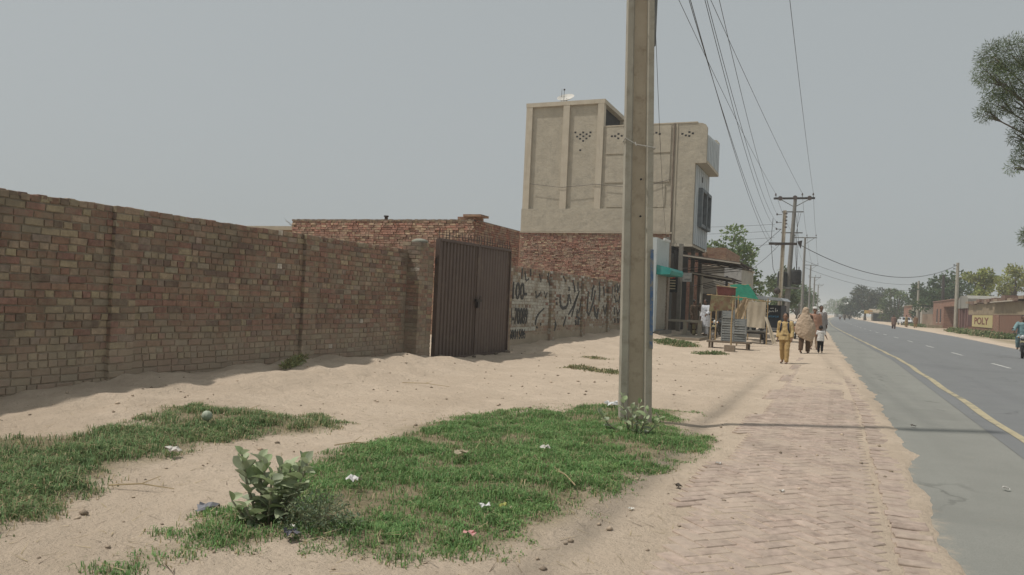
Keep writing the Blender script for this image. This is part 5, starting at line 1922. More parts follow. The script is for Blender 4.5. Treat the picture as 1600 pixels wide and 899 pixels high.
def figure(name, label, loc, rz, h, J, skin, hair=True, top=None, bottom=None, hem=.55, voxel=.011, kid=1.0, sleeves=True, face=True, cap=None, group=None, loose=1.0, z=None, belt=None, extra=None):
    t = thing(name, label, 'person', (loc[0], loc[1], hz(loc[0], loc[1]) if z is None else z), rz, group, h/1.70)
    b = MB()
    hd, nk = J['head'], J['neck']
    b.ell(hd+Vector((0, .012, .035)), (.076*kid, .096*kid, .10*kid), 14, 10)
    b.ell(hd+Vector((0, -.022, -.045)), (.056*kid, .068*kid, .072*kid), 12, 8)
    b.cap(hd+Vector((0, -.088*kid, .012)), hd+Vector((0, -.108*kid, -.022)), .009, .014, 8)
    for s in (-1, 1): b.ell(hd+Vector((s*.078*kid, .01, -.005)), (.012, .022, .033), 8, 6)
    b.cap(nk-Vector((0, 0, .06)), hd-Vector((0, -.01, .07)), .056, .05, 10)
    rings = []
    up = (nk-(J['hipL']+J['hipR'])/2)
    for k, w, d in ((-.08, .10, .08), (0, .155, .105), (.12, .16, .11), (.35, .145, .10), (.6, .165, .115), (.85, .18, .105), (.97, .12, .07)):
        c = (J['hipL']+J['hipR'])/2+up*k
        rings.append([(c.x+w*math.cos(a*math.pi/8), c.y+d*math.sin(a*math.pi/8), c.z) for a in range(16)])
    b.loft(rings)
    for n in 'LR':
        s = -1 if n == 'L' else 1
        b.cap(J['sh'+n], J['el'+n], .052, .042)
        b.cap(J['el'+n], J['wr'+n], .041, .028)
        hand(b, J['wr'+n], J['el'+n], s)
        b.cap(J['hip'+n]-Vector((0, 0, .02)), J['knee'+n], .082, .055)
        b.cap(J['knee'+n], J['ank'+n], .054, .038)
        b.cap(J['ank'+n]-Vector((0, -.03, .035)), J['toe'+n]-Vector((0, 0, .005)), .036, .028)
    part('body', remeshed(b, voxel, 3), skin, t)
    if face:
        for s in (-1, 1):
            MB().ell(hd+Vector((s*.032*kid, -.086*kid, .018)), (.013, .008, .008), 8, 6).build('eye', eyem, t, True, False)
            MB().box(hd+Vector((s*.032*kid, -.092*kid, .036)), (.034, .010, .007)).build('eyebrow', hairm, t, False, False)
        MB().box(hd+Vector((0, -.091*kid, -.058)), (.042, .010, .010)).build('mouth', mat('lips', (.16, .06, .05)), t, False, False)
    if hair:
        m = MB()
        for zc in range(1):
            rg = []
            for i in range(8):
                th = math.pi*(.02+.60*i/7)
                rr_ = [(hd.x+.085*kid*math.sin(th)*math.cos(a*math.pi/9), hd.y+.018+(.104 if math.sin(a*math.pi/9) > -.3 else .085)*kid*math.sin(th)*math.sin(a*math.pi/9), hd.z+.04+.112*kid*math.cos(th)) for a in range(18)]
                rg.append([(x, y, max(z_, hd.z+.055) if y < hd.y-.045 else z_) for x, y, z_ in rr_])
            m.loft(list(reversed(rg)), True, True)
        m.build('hair', hairm, t, True, False)
    if cap is not None:
        m = MB()
        m.loft([[(hd.x+r_*math.cos(a*math.pi/9), hd.y+.012+r_*1.18*math.sin(a*math.pi/9), hd.z+z_) for a in range(18)] for r_, z_ in ((.090, .045), (.092, .09), (.086, .125), (.06, .145), (.01, .15))])
        m.build('cap', cap, t, True, False)
    hipc = (J['hipL']+J['hipR'])/2
    if bottom is not None:
        m = MB()
        m.ell(hipc+Vector((0, 0, .02)), (.165*loose, .13*loose, .12), 14, 8)
        for n in 'LR':
            hp, kn, an = J['hip'+n], J['knee'+n], J['ank'+n]
            m.tube([hp+Vector((0, 0, .05)), hp-Vector((0, 0, .06)), hp.lerp(kn, .6), kn, kn.lerp(an, .5), an+Vector((0, 0, .03)), an-Vector((0, 0, .012))],
                   [.085*loose, .105*loose, .094*loose, .083*loose, .078*loose, .068*loose, .070*loose], 12)
        part('trousers', remeshed(m, voxel*1.25, 2, .012), bottom, t)
    if top is not None:
        m = MB()
        rg = []
        lo = hem
        hz_ = hipc.z
        for k, w, d in ((0, .215, .165), (.3, .205, .155), (.55, .185, .140), (.72, .175, .128), (.86, .19, .128), (.94, .185, .11), (1.0, .075, .07)):
            zz = lo+(nk.z+.005-lo)*k
            f = (zz-hz_)/(nk.z-hz_)
            c = hipc+(nk-hipc)*max(0, f)
            sw = 1.0 if zz > hz_ else 1.0
            rg.append([(c.x+w*loose*math.cos(a*math.pi/10)*(1+.05*math.sin(a*2.3+k*5)*(k < .5)), c.y+d*loose*math.sin(a*math.pi/10)*(1+.08*math.sin(a*1.9+k*3)*(k < .5)), zz) for a in range(20)])
        m.loft(rg)
        for n in 'LR':
            s_, e_, w_ = J['sh'+n], J['el'+n], J['wr'+n]
            if sleeves: m.tube([s_+Vector((0, 0, .0)), s_.lerp(e_, .5), e_, e_.lerp(w_, .5), w_.lerp(e_, .06)], [.075, .068*loose, .062*loose, .058*loose, .056*loose], 12)
            else: m.tube([s_, s_.lerp(e_, .5), s_.lerp(e_, .8)], [.072, .07, .07], 12)
            m.ell(s_, (.072, .07, .07), 10, 8)
        part('shirt', remeshed(m, voxel*1.25, 2, .012), top, t)
    for n in 'LR':
        an, to = J['ank'+n], J['toe'+n]
        m = MB().tube([an+Vector((0, .05, -.055)), an.lerp(to, .4)+Vector((0, 0, -.035)), to+Vector((0, -.03, -.012))], [.036, .042, .034], 10, True, .62)
        part('shoe', remeshed(m, .012, 2), shoem, t)
    if belt is not None:
        zb = hipc.z+.08
        m = MB()
        m.torus((hipc.x, hipc.y, zb), (0, 0, 1), .150, .018, 20, 6)
        o = m.build('belt', belt, t, True, False)
    if extra: extra(t, J)
    return t


khaki = cloth('khaki_cotton', (.50, .37, .18), (.44, .32, .16))
khakid = cloth('khaki_trouser', (.45, .31, .14), (.38, .26, .12))


def school(t, J):
    for s in (-1, 1):
        m = MB().tube([(s*.10, .12, 1.40), (s*.105, .0, 1.455), (s*.11, -.12, 1.36), (s*.125, -.145, 1.22), (s*.15, -.09, 1.06), (s*.13, .12, 1.0)], [.028]*6, 8, True, .35)
        m.build('bag_strap', cloth('navy_strap', (.035, .04, .06)), t, True, False)
    m = MB().ell((0, .20, 1.20), (.17, .10, .22), 14, 8)
    part('backpack', remeshed(m, .014, 3), cloth('navy_bag', (.04, .045, .07)), t)


figure('person', 'boy in khaki school uniform with backpack walking towards the camera', (-1.31, 22.5), R(-8), 1.38, joints(.55, -.35), skin1,
       top=khaki, bottom=khakid, hem=.80, kid=1.16, loose=1.02, voxel=.009, extra=school, belt=cloth('brown_belt', (.06, .04, .03)))


# woman wrapped in a shawl from head to knee, walking away
def shawl(t, J):
    m = MB()
    rg = []
    for z_, w, d, oy in ((.62, .30, .20, .03), (.75, .36, .23, .03), (.95, .37, .235, .02), (1.12, .33, .22, .02), (1.28, .27, .19, .02), (1.40, .20, .155, .015), (1.50, .135, .135, 0), (1.60, .118, .130, 0), (1.68, .10, .11, 0), (1.735, .05, .06, 0)):
        ring = []
        for a in range(28):
            an = 2*math.pi*a/28
            f = 1+(.06*math.sin(an*5+z_*4)+.04*math.sin(an*9-z_*3))*(1.5-z_ if z_ < 1.4 else .1)
            drop = .16*math.cos(an*1.0+.6) if z_ < .7 else 0
            ring.append((w*f*math.cos(an), oy+d*f*math.sin(an), z_+drop))
        rg.append(ring)
    m.loft(rg, True, True)
    part('shawl', remeshed(m, .016, 2, .02), cloth('beige_shawl', (.46, .36, .265), (.39, .30, .22)), t)


figure('person', 'woman wrapped in a long beige shawl walking with the group', (-1.02, 28.6), R(172), 1.58, joints(-.5, 0, arms={'wrL': (-.2, -.12, 1.02), 'wrR': (.2, -.12, 1.02)}), skin1,
       hair=False, top=cloth('brown_kameez', (.10, .065, .045)), bottom=cloth('brown_shalwar', (.105, .068, .045)), hem=.58, loose=1.15, face=False, extra=shawl)
figure('person', 'toddler in white shirt and black trousers at the road edge', (-.52, 29.3), R(178), .93, joints(.25, .2, arms={'wrL': (-.36, -.16, .98), 'elL': (-.30, .0, 1.14)}), skin2,
       top=cloth('white_cotton', (.66, .65, .62), (.58, .57, .55)), bottom=cloth('black_trouser', (.02, .02, .022)), hem=.78, kid=1.5, sleeves=False, face=False, loose=1.1)
figure('person', 'man with white cap and peach shirt behind the shawled woman', (-.80, 31.8), R(12), 1.62, joints(.35, .2), skin1,
       top=cloth('peach_kameez', (.42, .25, .18)), bottom=cloth('beige_shalwar', (.38, .30, .22)), hem=.55, cap=cloth('white_cap', (.74, .73, .70)), hair=False, loose=1.08)
figure('person', 'tall person in pale grey clothes right of the capped man', (-.66, 36.0), R(20), 1.72, joints(-.3, .2), skin2,
       top=cloth('grey_kameez', (.33, .30, .285)), bottom=cloth('grey_shalwar', (.32, .27, .23)), hem=.5, loose=1.1)
figure('person', 'man in white shalwar kameez standing by the parked motorcycle', (-5.75, 37.2), R(-38), 1.70, joints(.15, .1, lean=.05, arms={'wrR': (.36, -.30, 1.0), 'elR': (.30, -.10, 1.13)}), skin2,
       top=cloth('white_kameez', (.60, .61, .64), (.54, .55, .58)), bottom=cloth('white_shalwar', (.60, .61, .64)), hem=.42, loose=1.22, z=.13)
figure('person', 'man in brown clothes standing in the shop shade', (-6.55, 38.7), R(60), 1.68, joints(0, 0, arms={'wrR': (.10, -.26, 1.45), 'elR': (.27, -.14, 1.2)}), skin2,
       top=cloth('brown_shopman', (.12, .085, .06)), bottom=cloth('brown_shopman_shalwar', (.10, .075, .055)), hem=.45, loose=1.1, z=.13, face=False)
for k, (x, y, c1, c2, lb) in enumerate(((6.15, 101.3, (.24, .15, .12), (.16, .09, .075), 'person in dull red clothes walking on the far road edge'),
                                       (9.0, 122, (.36, .26, .13), (.33, .23, .12), 'person in khaki beside the car across the road'),
                                       (9.9, 119, (.20, .12, .07), (.36, .25, .12), 'second person in brown and khaki beside the car'))):
    figure('person', lb, (x, y), R((10, 60, -30)[k]), 1.68, joints((.4, .2, -.2)[k], .2), skin2, top=cloth('far_top_%d' % k, c1), bottom=cloth('far_bottom_%d' % k, c2), hem=.55, voxel=.02, loose=1.25, face=False)
figure('person', 'distant person standing right of the far motorcyclist', (1.7, 214), R(0), 1.7, joints(.3, .2), skin2, top=cloth('far_dark_top', (.09, .07, .06)), bottom=cloth('far_dark_bottom', (.12, .085, .065)), hem=.55, voxel=.024, loose=1.2, face=False, group='far walkers')

# ================================================================ MOTORCYCLES
tyre = mat('tyre_rubber', (.018, .018, .019), (.035, .033, .03), 12, .85)
chrome = mat('dull_chrome', (.38, .38, .38), (.28, .28, .28), 10, .3, .5, .8)
redpaint = mat('red_tank_paint', (.28, .03, .025), (.24, .025, .02), 4, .3, .5)
blackpaint = mat('black_tank_paint', (.022, .022, .024), (.03, .03, .03), 4, .3, .5)
seatm = mat('black_vinyl', (.02, .02, .021), (.03, .03, .03), 9, .6)


def motorcycle(label, loc, rz, paint, z=None, lean=0):
    t = thing('motorcycle', label, 'motorcycle', (loc[0], loc[1], hz(*loc) if z is None else z), rz)
    for y in (-.62, .62):
        w = MB().torus((0, y, .30), (1, 0, 0), .255, .045, 28, 8).build('wheel', tyre, t, True, False)
        MB().torus((0, y, .30), (1, 0, 0), .205, .012, 28, 6).build('rim', chrome, w, True, False)
        sp_ = MB()
        for k in range(12):
            a = k*math.pi/6
            sp_.tube([(.02*(-1)**k, y, .30), (0, y+.2*math.cos(a), .30+.2*math.sin(a))], .003, 4)
        tag(sp_.build('spokes', chrome, w, False, False), kind='stuff')
        MB().disc((0, y, .30), (1, 0, 0), .055, .12, 14).build('hub', chrome, w, True, False)
        m = MB()
        rg = []
        for k in range(9):
            a = R(20+k*15) if y < 0 else R(10+k*18)
            c = (y+.335*math.cos(a), .30+.335*math.sin(a))
            rg.append([(-.06, c[0], c[1]-.012), (-.035, c[0], c[1]+.012), (.035, c[0], c[1]+.012), (.06, c[0], c[1]-.012)])
        m.loft(rg, False, False)
        m.build('mudguard', paint, t, True, False)
    for s in (-1, 1):
        MB().tube([(s*.075, -.62, .30), (s*.08, -.44, .78), (s*.08, -.40, .90)], [.018, .022, .02], 8).build('fork', chrome, t, True, False)
        MB().tube([(s*.09, .62, .32), (s*.10, .48, .66)], [.028, .022], 8).build('shock', chrome, t, True, False)
        MB().tube([(s*.05, -.40, .93), (s*.2, -.36, .99), (s*.34, -.28, .97)], [.012, .012, .018], 8).build('handlebar', steel, t, True, False)
        mr = MB().tube([(s*.25, -.33, .98), (s*.33, -.38, 1.12)], .006, 5).build('mirror_stem', steel, t, False, False)
        MB().ell((s*.34, -.385, 1.15), (.05, .012, .035), 10, 6).build('mirror', gdark, mr, True, False)
        MB().ell((s*.14, -.47, .83), (.028, .03, .028), 8, 6).build('indicator', mat('amber_lens', (.5, .2, .02), None, 4, .3), t, True, False)
    part('fuel_tank', remeshed(MB().ell((0, -.17, .80), (.125, .26, .115), 14, 10).ell((0, -.02, .78), (.09, .18, .09), 12, 8), .015, 3), paint, t)
    part('seat', remeshed(MB().tube([(0, .02, .785), (0, .25, .79), (0, .5, .81), (0, .68, .83)], [.09, .115, .115, .085], 12, True, .5), .015, 2), seatm, t)
    MB().tube([(0, -.38, .88), (0, -.30, .50), (0, -.05, .28), (0, .22, .30), (0, .35, .62), (0, .6, .72)], [.028]*6, 8).build('frame', blackpaint, t, True, False)
    e = MB().bb(-.10, .10, -.12, .20, .26, .46).bb(-.08, .08, -.14, .06, .46, .64)
    for k in range(5): e.bb(-.10, .10, -.16, .08, .47+k*.035, .482+k*.035)
    e.build('engine', mat('engine_alloy', (.14, .14, .14), (.2, .2, .2), 9, .5, .5, .5), t, False, False)
    MB().tube([(.09, -.12, .5), (.12, -.2, .34), (.13, .05, .24), (.14, .4, .28), (.14, .85, .36)], [.018, .02, .022, .04, .045], 10).build('exhaust', chrome, t, True, False)
    MB().ell((0, -.50, .84), (.085, .06, .085), 14, 8).build('headlight', mat('headlight_glass', (.55, .56, .55), None, 5, .15, .5), t, True, False)
    MB().bb(-.09, .09, -.545, -.535, .62, .70).build('number_plate', mat('plate_white', (.55, .5, .3)), t, False, False)
    MB().bb(-.05, .05, .70, .76, .66, .74).build('tail_lamp', mat('red_lens', (.35, .01, .01), None, 4, .25), t, False, False)
    part('side_panel', remeshed(MB().ell((0, .25, .58), (.115, .15, .12), 12, 8), .016, 2), paint, t)
    return t


motorcycle('black motorcycle parked beside the man in white', (-4.62, 34.2), R(-25), blackpaint)
motorcycle('red motorcycle parked behind the school boy', (-2.15, 44.0), R(10), redpaint)
rx0, ry0 = 6.88, 36.4
motorcycle('dark motorcycle ridden at the right edge of the picture', (rx0, ry0), R(-12), blackpaint, z=.008)
figure('person', 'motorcyclist in pale teal clothes at the right edge', (rx0, ry0+.0), R(-12), 1.70,
       joints(seat=True, lean=.10, arms={'elL': (-.30, -.22, 1.05), 'elR': (.30, -.22, 1.05), 'wrL': (-.31, -.42, .98), 'wrR': (.31, -.42, .98)}), skin2,
       top=cloth('teal_kameez', (.22, .33, .34), (.18, .28, .29)), bottom=cloth('teal_shalwar', (.22, .31, .32)), hem=.66, loose=1.08, z=.10)
motorcycle('far motorcycle coming along the road', (.55, 200), R(0), redpaint, z=.008)
figure('person', 'far motorcyclist in white shirt on the road', (.55, 200.05), R(0), 1.7, joints(seat=True, lean=.1, arms={'elL': (-.30, -.22, 1.05), 'elR': (.30, -.22, 1.05), 'wrL': (-.31, -.42, .98), 'wrR': (.31, -.42, .98)}), skin2,
       top=cloth('far_white_shirt', (.55, .55, .54)), bottom=cloth('far_dark_trousers', (.05, .05, .055)), hem=.7, voxel=.022, face=False, z=.10)

# ================================================================ CAR ACROSS THE ROAD
car = thing('parked_car', 'white car parked across the road near the white walled house', 'car', (11.0, 152, .05), R(8))
prof = [(-2.0, .35), (-2.05, .62), (-1.95, .80), (-1.1, .92), (-.55, 1.38), (.75, 1.42), (1.5, .98), (2.0, .92), (2.05, .6), (2.0, .35)]
rings = []
for x, k in ((-.82, .93), (-.78, 1.0), (0, 1.02), (.78, 1.0), (.82, .93)):
    rings.append([(x*(.88 if z > 1.0 else 1.0), y*(.985 if abs(x) > .8 else 1), .35+(z-.35)*k) for y, z in prof])
cm = MB().loft(rings)
cm.build('body', mat('white_car_paint', (.66, .67, .68), (.6, .61, .62), 3, .25, .5), car, False, False)
MB().prism([(-1.03, .93), (-.53, 1.34), (.72, 1.37), (1.38, .99)], 'x', -.80, .80).build('side_glass', glassd, car, False, False)
MB().add([(-.66, -1.09, .945), (.66, -1.09, .945), (.60, -.60, 1.365), (-.60, -.60, 1.365)], [(0, 1, 2, 3)]).build('windscreen', glassd, car, False, False)
for sx in (-.8, .8):
    for sy in (-1.3, 1.25):
        wq = MB().torus((sx, sy, .30), (1, 0, 0), .22, .09, 18, 8).build('wheel', tyre, car, True, False)
        MB().disc((sx, sy, .30), (1, 0, 0), .17, .15, 14).build('rim', chrome, wq, False, False)
    MB().ell((sx*.8, -2.0, .70), (.16, .06, .08), 10, 6).build('headlight', MATS['headlight_glass'], car, True, False)
MB().bb(-.8, .8, -2.1, -2.02, .38, .55).build('bumper', gdark, car, False, False)

# ================================================================ SHOP-FRONT CLUTTER
bn = thing('stone_bench', 'pale concrete bench with two legs in front of the dark shops', 'bench', (-6.6, 36.9, .13))
bm_ = mat('bench_concrete', (.42, .38, .30), (.36, .32, .26), 5, .9, bump=.006)
MB().bb(-.95, .72, -.18, .18, .60, .70).build('seat', bm_, bn, False, False)
for x in (-.12, .56): MB().bb(x, x+.15, -.15, .15, 0, .60).build('leg', bm_, bn, False, False)
MB().bb(-.95, -.78, -.15, .15, 0, .60).build('leg', mat('bench_dark_leg', (.14, .12, .1)), bn, False, False)
for k, z in enumerate((.14, .42)):
    o = MB().loft([[(.09*q*math.cos(a*math.pi/6), .09*q*math.sin(a*math.pi/6), zz) for a in range(12)] for q, zz in ((.6, 0), (1, .04), (1, .2), (.7, .24))]).build('jar', mat('yellow_jar', (.4, .33, .15), (.3, .25, .15), 6, .5), None, True)
    o.location = (-6.25, 37.0, z-.01)
    tag(o, ('lower', 'upper')[k]+' yellowish jar stacked beside the bench leg', 'jar')

wood = mat('pale_bamboo', (.42, .31, .17), (.35, .25, .14), 10, .8)
post = thing('bamboo_post', 'bamboo post of the snack stall standing on a brick block', 'post', (-3.28, 26.9, 0))
MB().tube([(-3.28, 26.9, .05), (-3.30, 26.9, .9), (-3.27, 26.9, 1.74)], [.028, .025, .022], 8).build('shaft', wood, post)
for z in (.4, .85, 1.3): MB().torus((-3.29, 26.9, z), (0, 0, 1), .026, .006, 12, 5).build('node_ring', wood, post)
blk = MB().bb(-3.47, -3.13, 26.6, 26.86, hz(-3.3, 26.7)-.02, .22)
o = blk.build('masonry_block', mat('brown_block', (.23, .18, .135), (.3, .25, .19), 8, bump=.012))
tag(o, 'brown masonry block at the foot of the bamboo post', 'block')

# crates, grey, stacked in pairs
cr0 = thing('plastic_crate', 'grey crate at the bottom left of the stall stack', 'crate', (-3.62, 28.6, .28), 0, 'grey crates stacked at the stall')
crm = mat('grey_crate', (.24, .255, .25), (.29, .30, .29), 6, .7)
for k in range(3): MB().bb(-.2, .2, -.17, -.15, .02+k*.085, .08+k*.085).build('front_slat', crm, cr0, False, False)
for s in (-1, 1): MB().bb(s*.2-.015, s*.2+.015, -.17, .17, 0, .27).build('side', crm, cr0, False, False)
MB().bb(-.185, .185, .15, .17, 0, .27).build('back', crm, cr0, False, False)
MB().bb(-.185, .185, -.15, .15, 0, .02).build('base', crm, cr0, False, False)
labs = ['grey crate at the bottom right of the stall stack', 'grey crate second from bottom left in the stall stack', 'grey crate second from bottom right in the stall stack', 'grey crate third up on the left of the stall stack', 'grey crate third up on the right of the stall stack', 'grey crate on top left of the stall stack']
for k, lb in enumerate(labs):
    i = k+1
    dup(cr0, 'plastic_crate', (-3.62+(i % 2)*.43, 28.6+random.uniform(-.03, .03), .28+(i//2)*.272), R(random.uniform(-4, 4)), lb, 'grey crates stacked at the stall')
st_ = thing('stall_stand', 'low wooden stand carrying the grey crates', 'stand', (-3.55, 28.6, 0))
MB().bb(-.75, .75, -.4, .4, .22, .278).build('top', mat('stand_wood', (.16, .125, .09), (.2, .16, .12), 6), st_, False, False)
for x in (-.65, .65):
    for y in (-.33, .33): MB().bb(x-.035, x+.035, y-.035, y+.035, hz(-3.5, 28.6)-.02, .22).build('leg', MATS['stand_wood'], st_, False, False)


def sheet(name, label, cat, P, m, nu=16, nv=12, amp=.04, seed=1, thick=.006):
    """hanging cloth between four corners (bl, br, tr, tl) with folds"""
    P = [Vector(p) for p in P]
    nrm = (P[1]-P[0]).cross(P[3]-P[0]).normalized()
    rd = random.Random(seed)
    ph = [rd.uniform(0, 6) for _ in range(4)]
    mb = MB()
    vs = []
    for th in (0, thick):
        for j in range(nv+1):
            for i in range(nu+1):
                u_, v_ = i/nu, j/nv
                p = P[0].lerp(P[1], u_).lerp(P[3].lerp(P[2], u_), v_)
                f = amp*(math.sin(u_*9+ph[0]+v_*2)*.5+math.sin(u_*17+ph[1]-v_*3)*.25+math.sin(v_*5+ph[2])*.4)*(1-.55*v_)
                vs.append(p+nrm*(f+th))
    n = (nu+1)*(nv+1)
    fs = []
    for o_ in (0, n):
        for j in range(nv):
            for i in range(nu):
                a = o_+j*(nu+1)+i
                fs.append((a, a+1, a+nu+2, a+nu+1))
    mb.add(vs, fs)
    o = mb.build(name, m, None, True)
    return tag(o, label, cat)


canvas = cloth('cream_canvas', (.50, .44, .34), (.45, .39, .30))
sheet('canvas_sheet', 'cream canvas sheet hanging above the low table', 'sheet', [(-3.52, 34.0, .72), (-2.80, 34.0, .68), (-2.78, 34.0, 1.80), (-3.56, 34.0, 1.80)], canvas, amp=.06, seed=4)
sheet('canvas_strip', 'narrow cream canvas strip slanting down to the ground beside the table', 'sheet', [(-2.42, 33.2, .10), (-2.24, 33.2, .10), (-2.66, 33.5, 1.15), (-2.80, 33.5, 1.2)], canvas, amp=.03, seed=5)
sheet('tent_cloth', 'beige cloth drawn aside over the snack stall', 'sheet', [(-4.05, 31.6, .95), (-3.45, 31.6, .90), (-3.22, 31.6, 1.86), (-3.45, 31.6, 1.88)], cloth('tan_cloth', (.42, .33, .22), (.35, .27, .18)), amp=.09, seed=6)
sheet('green_tarpaulin', 'green tarpaulin sloping over the stall', 'tarpaulin', [(-4.45, 36.2, 1.95), (-3.15, 35.6, 1.86), (-3.9, 37.6, 2.62), (-4.75, 37.6, 2.60)], cloth('green_tarp', (.016, .115, .072), (.022, .145, .092)), amp=.10, seed=7)
sheet('stall_banner', 'red and olive banner on the snack stall', 'banner', [(-4.68, 31.0, 1.30), (-3.70, 31.0, 1.42), (-3.68, 31.0, 1.90), (-4.62, 31.0, 1.95)], mat('banner_red_olive', (.17, .075, .055), (.19, .17, .09), 3.5, .9, dirt=(.22, .20, .11), dscale=3.2, dlo=.5, dhi=.55), amp=.03, seed=8)
sheet('red_cloth', 'red cloth strip above the stall banner', 'sheet', [(-4.66, 33.2, 2.0), (-3.95, 33.2, 2.0), (-3.95, 33.2, 2.32), (-4.75, 33.2, 2.38)], cloth('dull_red_cloth', (.14, .05, .043)), amp=.03, seed=9)
fr = thing('bamboo_scaffold', 'thin bamboo frame holding the stall cloths', 'frame', (-3.8, 33, 0))
for x, y, h in ((-4.6, 31.05, 2.0), (-3.62, 31.4, 2.0), (-4.72, 33.3, 2.45), (-2.72, 34.05, 1.95), (-3.6, 34.08, 1.95), (-4.8, 37.65, 2.65), (-3.85, 37.65, 2.65), (-3.1, 35.6, 1.9)):
    MB().tube([(x, y, -.05), (x, y, h)], .026, 7).build('upright', wood, fr)
for a, b in (((-4.8, 31.05, 1.97), (-3.3, 31.4, 1.90)), ((-3.62, 31.4, 1.92), (-2.7, 34.05, 1.83)), ((-3.75, 34.05, 1.83), (-2.6, 34.05, 1.83)), ((-4.85, 37.65, 2.62), (-3.8, 37.65, 2.62)), ((-4.72, 33.3, 2.4), (-3.9, 33.2, 2.34))):
    MB().tube([a, b], .02, 6).build('rail', wood, fr)

tb = thing('low_table', 'low dark table with black legs under the canvas sheet', 'table', (-3.3, 35.0, 0))
MB().bb(-.62, .52, -.55, .55, .50, .56).build('top', mat('table_top', (.12, .115, .10), (.17, .16, .14), 5), tb, False, False)
for x in (-.56, .46):
    for y in (-.48, .48): MB().bb(x-.035, x+.035, y-.035, y+.035, hz(-3.3, 35)-.02, .50).build('leg', blackpaint, tb, False, False)
MB().bb(-.56, .46, -.50, -.47, .42, .50).build('apron', blackpaint, tb, False, False)
MB().tube([(-.56, -.48, .18), (.46, -.48, .18)], .02, 6).build('stretcher', blackpaint, tb, False, False)
for k, (x, y, s) in enumerate(((-3.65, 34.9, .13), (-3.35, 35.1, .1), (-3.0, 34.9, .09))):
    o = MB().loft([[(s*q*math.cos(a*math.pi/6), s*q*math.sin(a*math.pi/6), z) for a in range(12)] for q, z in ((.7, 0), (1, .05), (1.05, .14), (.9, .2))]).build('cooking_pot', mat('pot_dark', (.05, .05, .05), (.1, .1, .1), 8, .5, .5, .5), None, True)
    o.location = (x, y, .56)
    tag(o, ('largest', 'middle', 'smallest')[k]+' dark cooking pot on the low table', 'pot')

# loader rickshaw seen from behind with lettering
rk = thing('loader_rickshaw', 'black box three-wheel rickshaw with white and blue lettering', 'rickshaw', (-2.86, 38.0, 0), R(-6))
MB().bb(-.55, .42, 0, 1.5, .58, 1.72).build('box', mat('black_box_paint', (.018, .022, .028), (.03, .034, .04), 4, .5), rk, False, False)
MB().prism([(-.9, 1.98), (-.75, 2.14), (.42, 2.06), (.6, 1.92)], 'y', -.25, 1.7).build('canopy', mat('grey_canopy', (.34, .36, .37), (.27, .29, .3), 3, .6), rk, False, False)
for x in (-.5, .38): MB().tube([(x, .05, 1.7), (x, .05, 1.97)], .02, 6).build('canopy_post', chrome, rk, False, False)
MB().bb(-.58, .45, -.05, 1.55, .50, .58).build('chassis', mat('chassis_grey', (.3, .3, .3), (.22, .22, .22), 5, .5), rk, False, False)
for x in (-.5, .38):
    w_ = MB().torus((x, .7, .26), (1, 0, 0), .20, .06, 20, 8).build('wheel', tyre, rk, True, False)
    MB().disc((x, .7, .26), (1, 0, 0), .13, .08, 12).build('rim', chrome, w_, False, False)
w_ = MB().torus((0, 2.4, .26), (1, 0, 0), .20, .05, 20, 8).build('wheel', tyre, rk, True, False)
MB().tube([(0, 2.4, .26), (0, 2.2, .9)], .03, 6).build('fork', chrome, rk, False, False)
MB().bb(-.2, .2, 1.5, 2.3, .4, .75).build('driver_seat', seatm, rk, False, False)
whitel = mat('white_lettering', (.62, .62, .6))
bluel = mat('blue_lettering', (.05, .22, .38))


def stroke(pts, w, y, m, parent, name):
    mb = MB()
    for i in range(len(pts)-1):
        (x0, z0), (x1, z1) = pts[i], pts[i+1]
        n_ = math.hypot(x1-x0, z1-z0) or 1
        a, b = -(z1-z0)/n_*w, (x1-x0)/n_*w
        mb.add([(x0+a, y, z0+b), (x0-a, y, z0-b), (x1-a, y, z1-b), (x1+a, y, z1+b)], [(0, 1, 2, 3)])
    mb.build(name, m, parent, False, False)


for pts in ([(-.30, 1.50), (-.31, 1.38), (-.22, 1.32), (-.12, 1.35), (-.10, 1.45)], [(-.10, 1.45), (-.02, 1.40), (.06, 1.45), (.12, 1.40)], [(-.24, 1.55), (-.20, 1.55)], [(-.06, 1.56), (.10, 1.57)], [(.18, 1.40), (.18, 1.58)], [(-.38, 1.42), (-.38, 1.56)], [(.24, 1.42), (.27, 1.5)], [(-.2, 1.42), (-.17, 1.44)]):
    stroke(pts, .018, -.004, whitel, rk, 'lettering_stroke')
for k in range(8):
    x = -.36+k*.088
    stroke([(x, 1.14), (x+.01, 1.22), (x+.05, 1.15), (x+.06, 1.23)] if k % 2 else [(x, 1.22), (x+.05, 1.21), (x+.02, 1.14), (x+.06, 1.15)], .011, -.004, bluel, rk, 'lettering_stroke')
MB().bb(-.52, .38, -.03, -.006, .60, .66).build('tail_board', chrome, rk, False, False)

# ================================================================ LITTER
def scrap(label, x, y, s, c, seed, zoff=.02):
    rd = random.Random(seed)
    mb = MB()
    n = 4
    vs = [((i/n-.5)*s+rd.uniform(-.15, .15)*s, (j/n-.5)*s*.8+rd.uniform(-.15, .15)*s, rd.uniform(0, .45)*s) for j in range(n+1) for i in range(n+1)]
    mb.add(vs, [(j*(n+1)+i, j*(n+1)+i+1, (j+1)*(n+1)+i+1, (j+1)*(n+1)+i) for j in range(n) for i in range(n)])
    o = mb.build('litter_scrap', mat('scrap_%d' % seed, c, None, 15, .6), None, False)
    o.location = (x, y, hz(x, y)+zoff)
    o.rotation_euler = (0, 0, rd.uniform(0, 6))
    tag(o, label, 'litter')


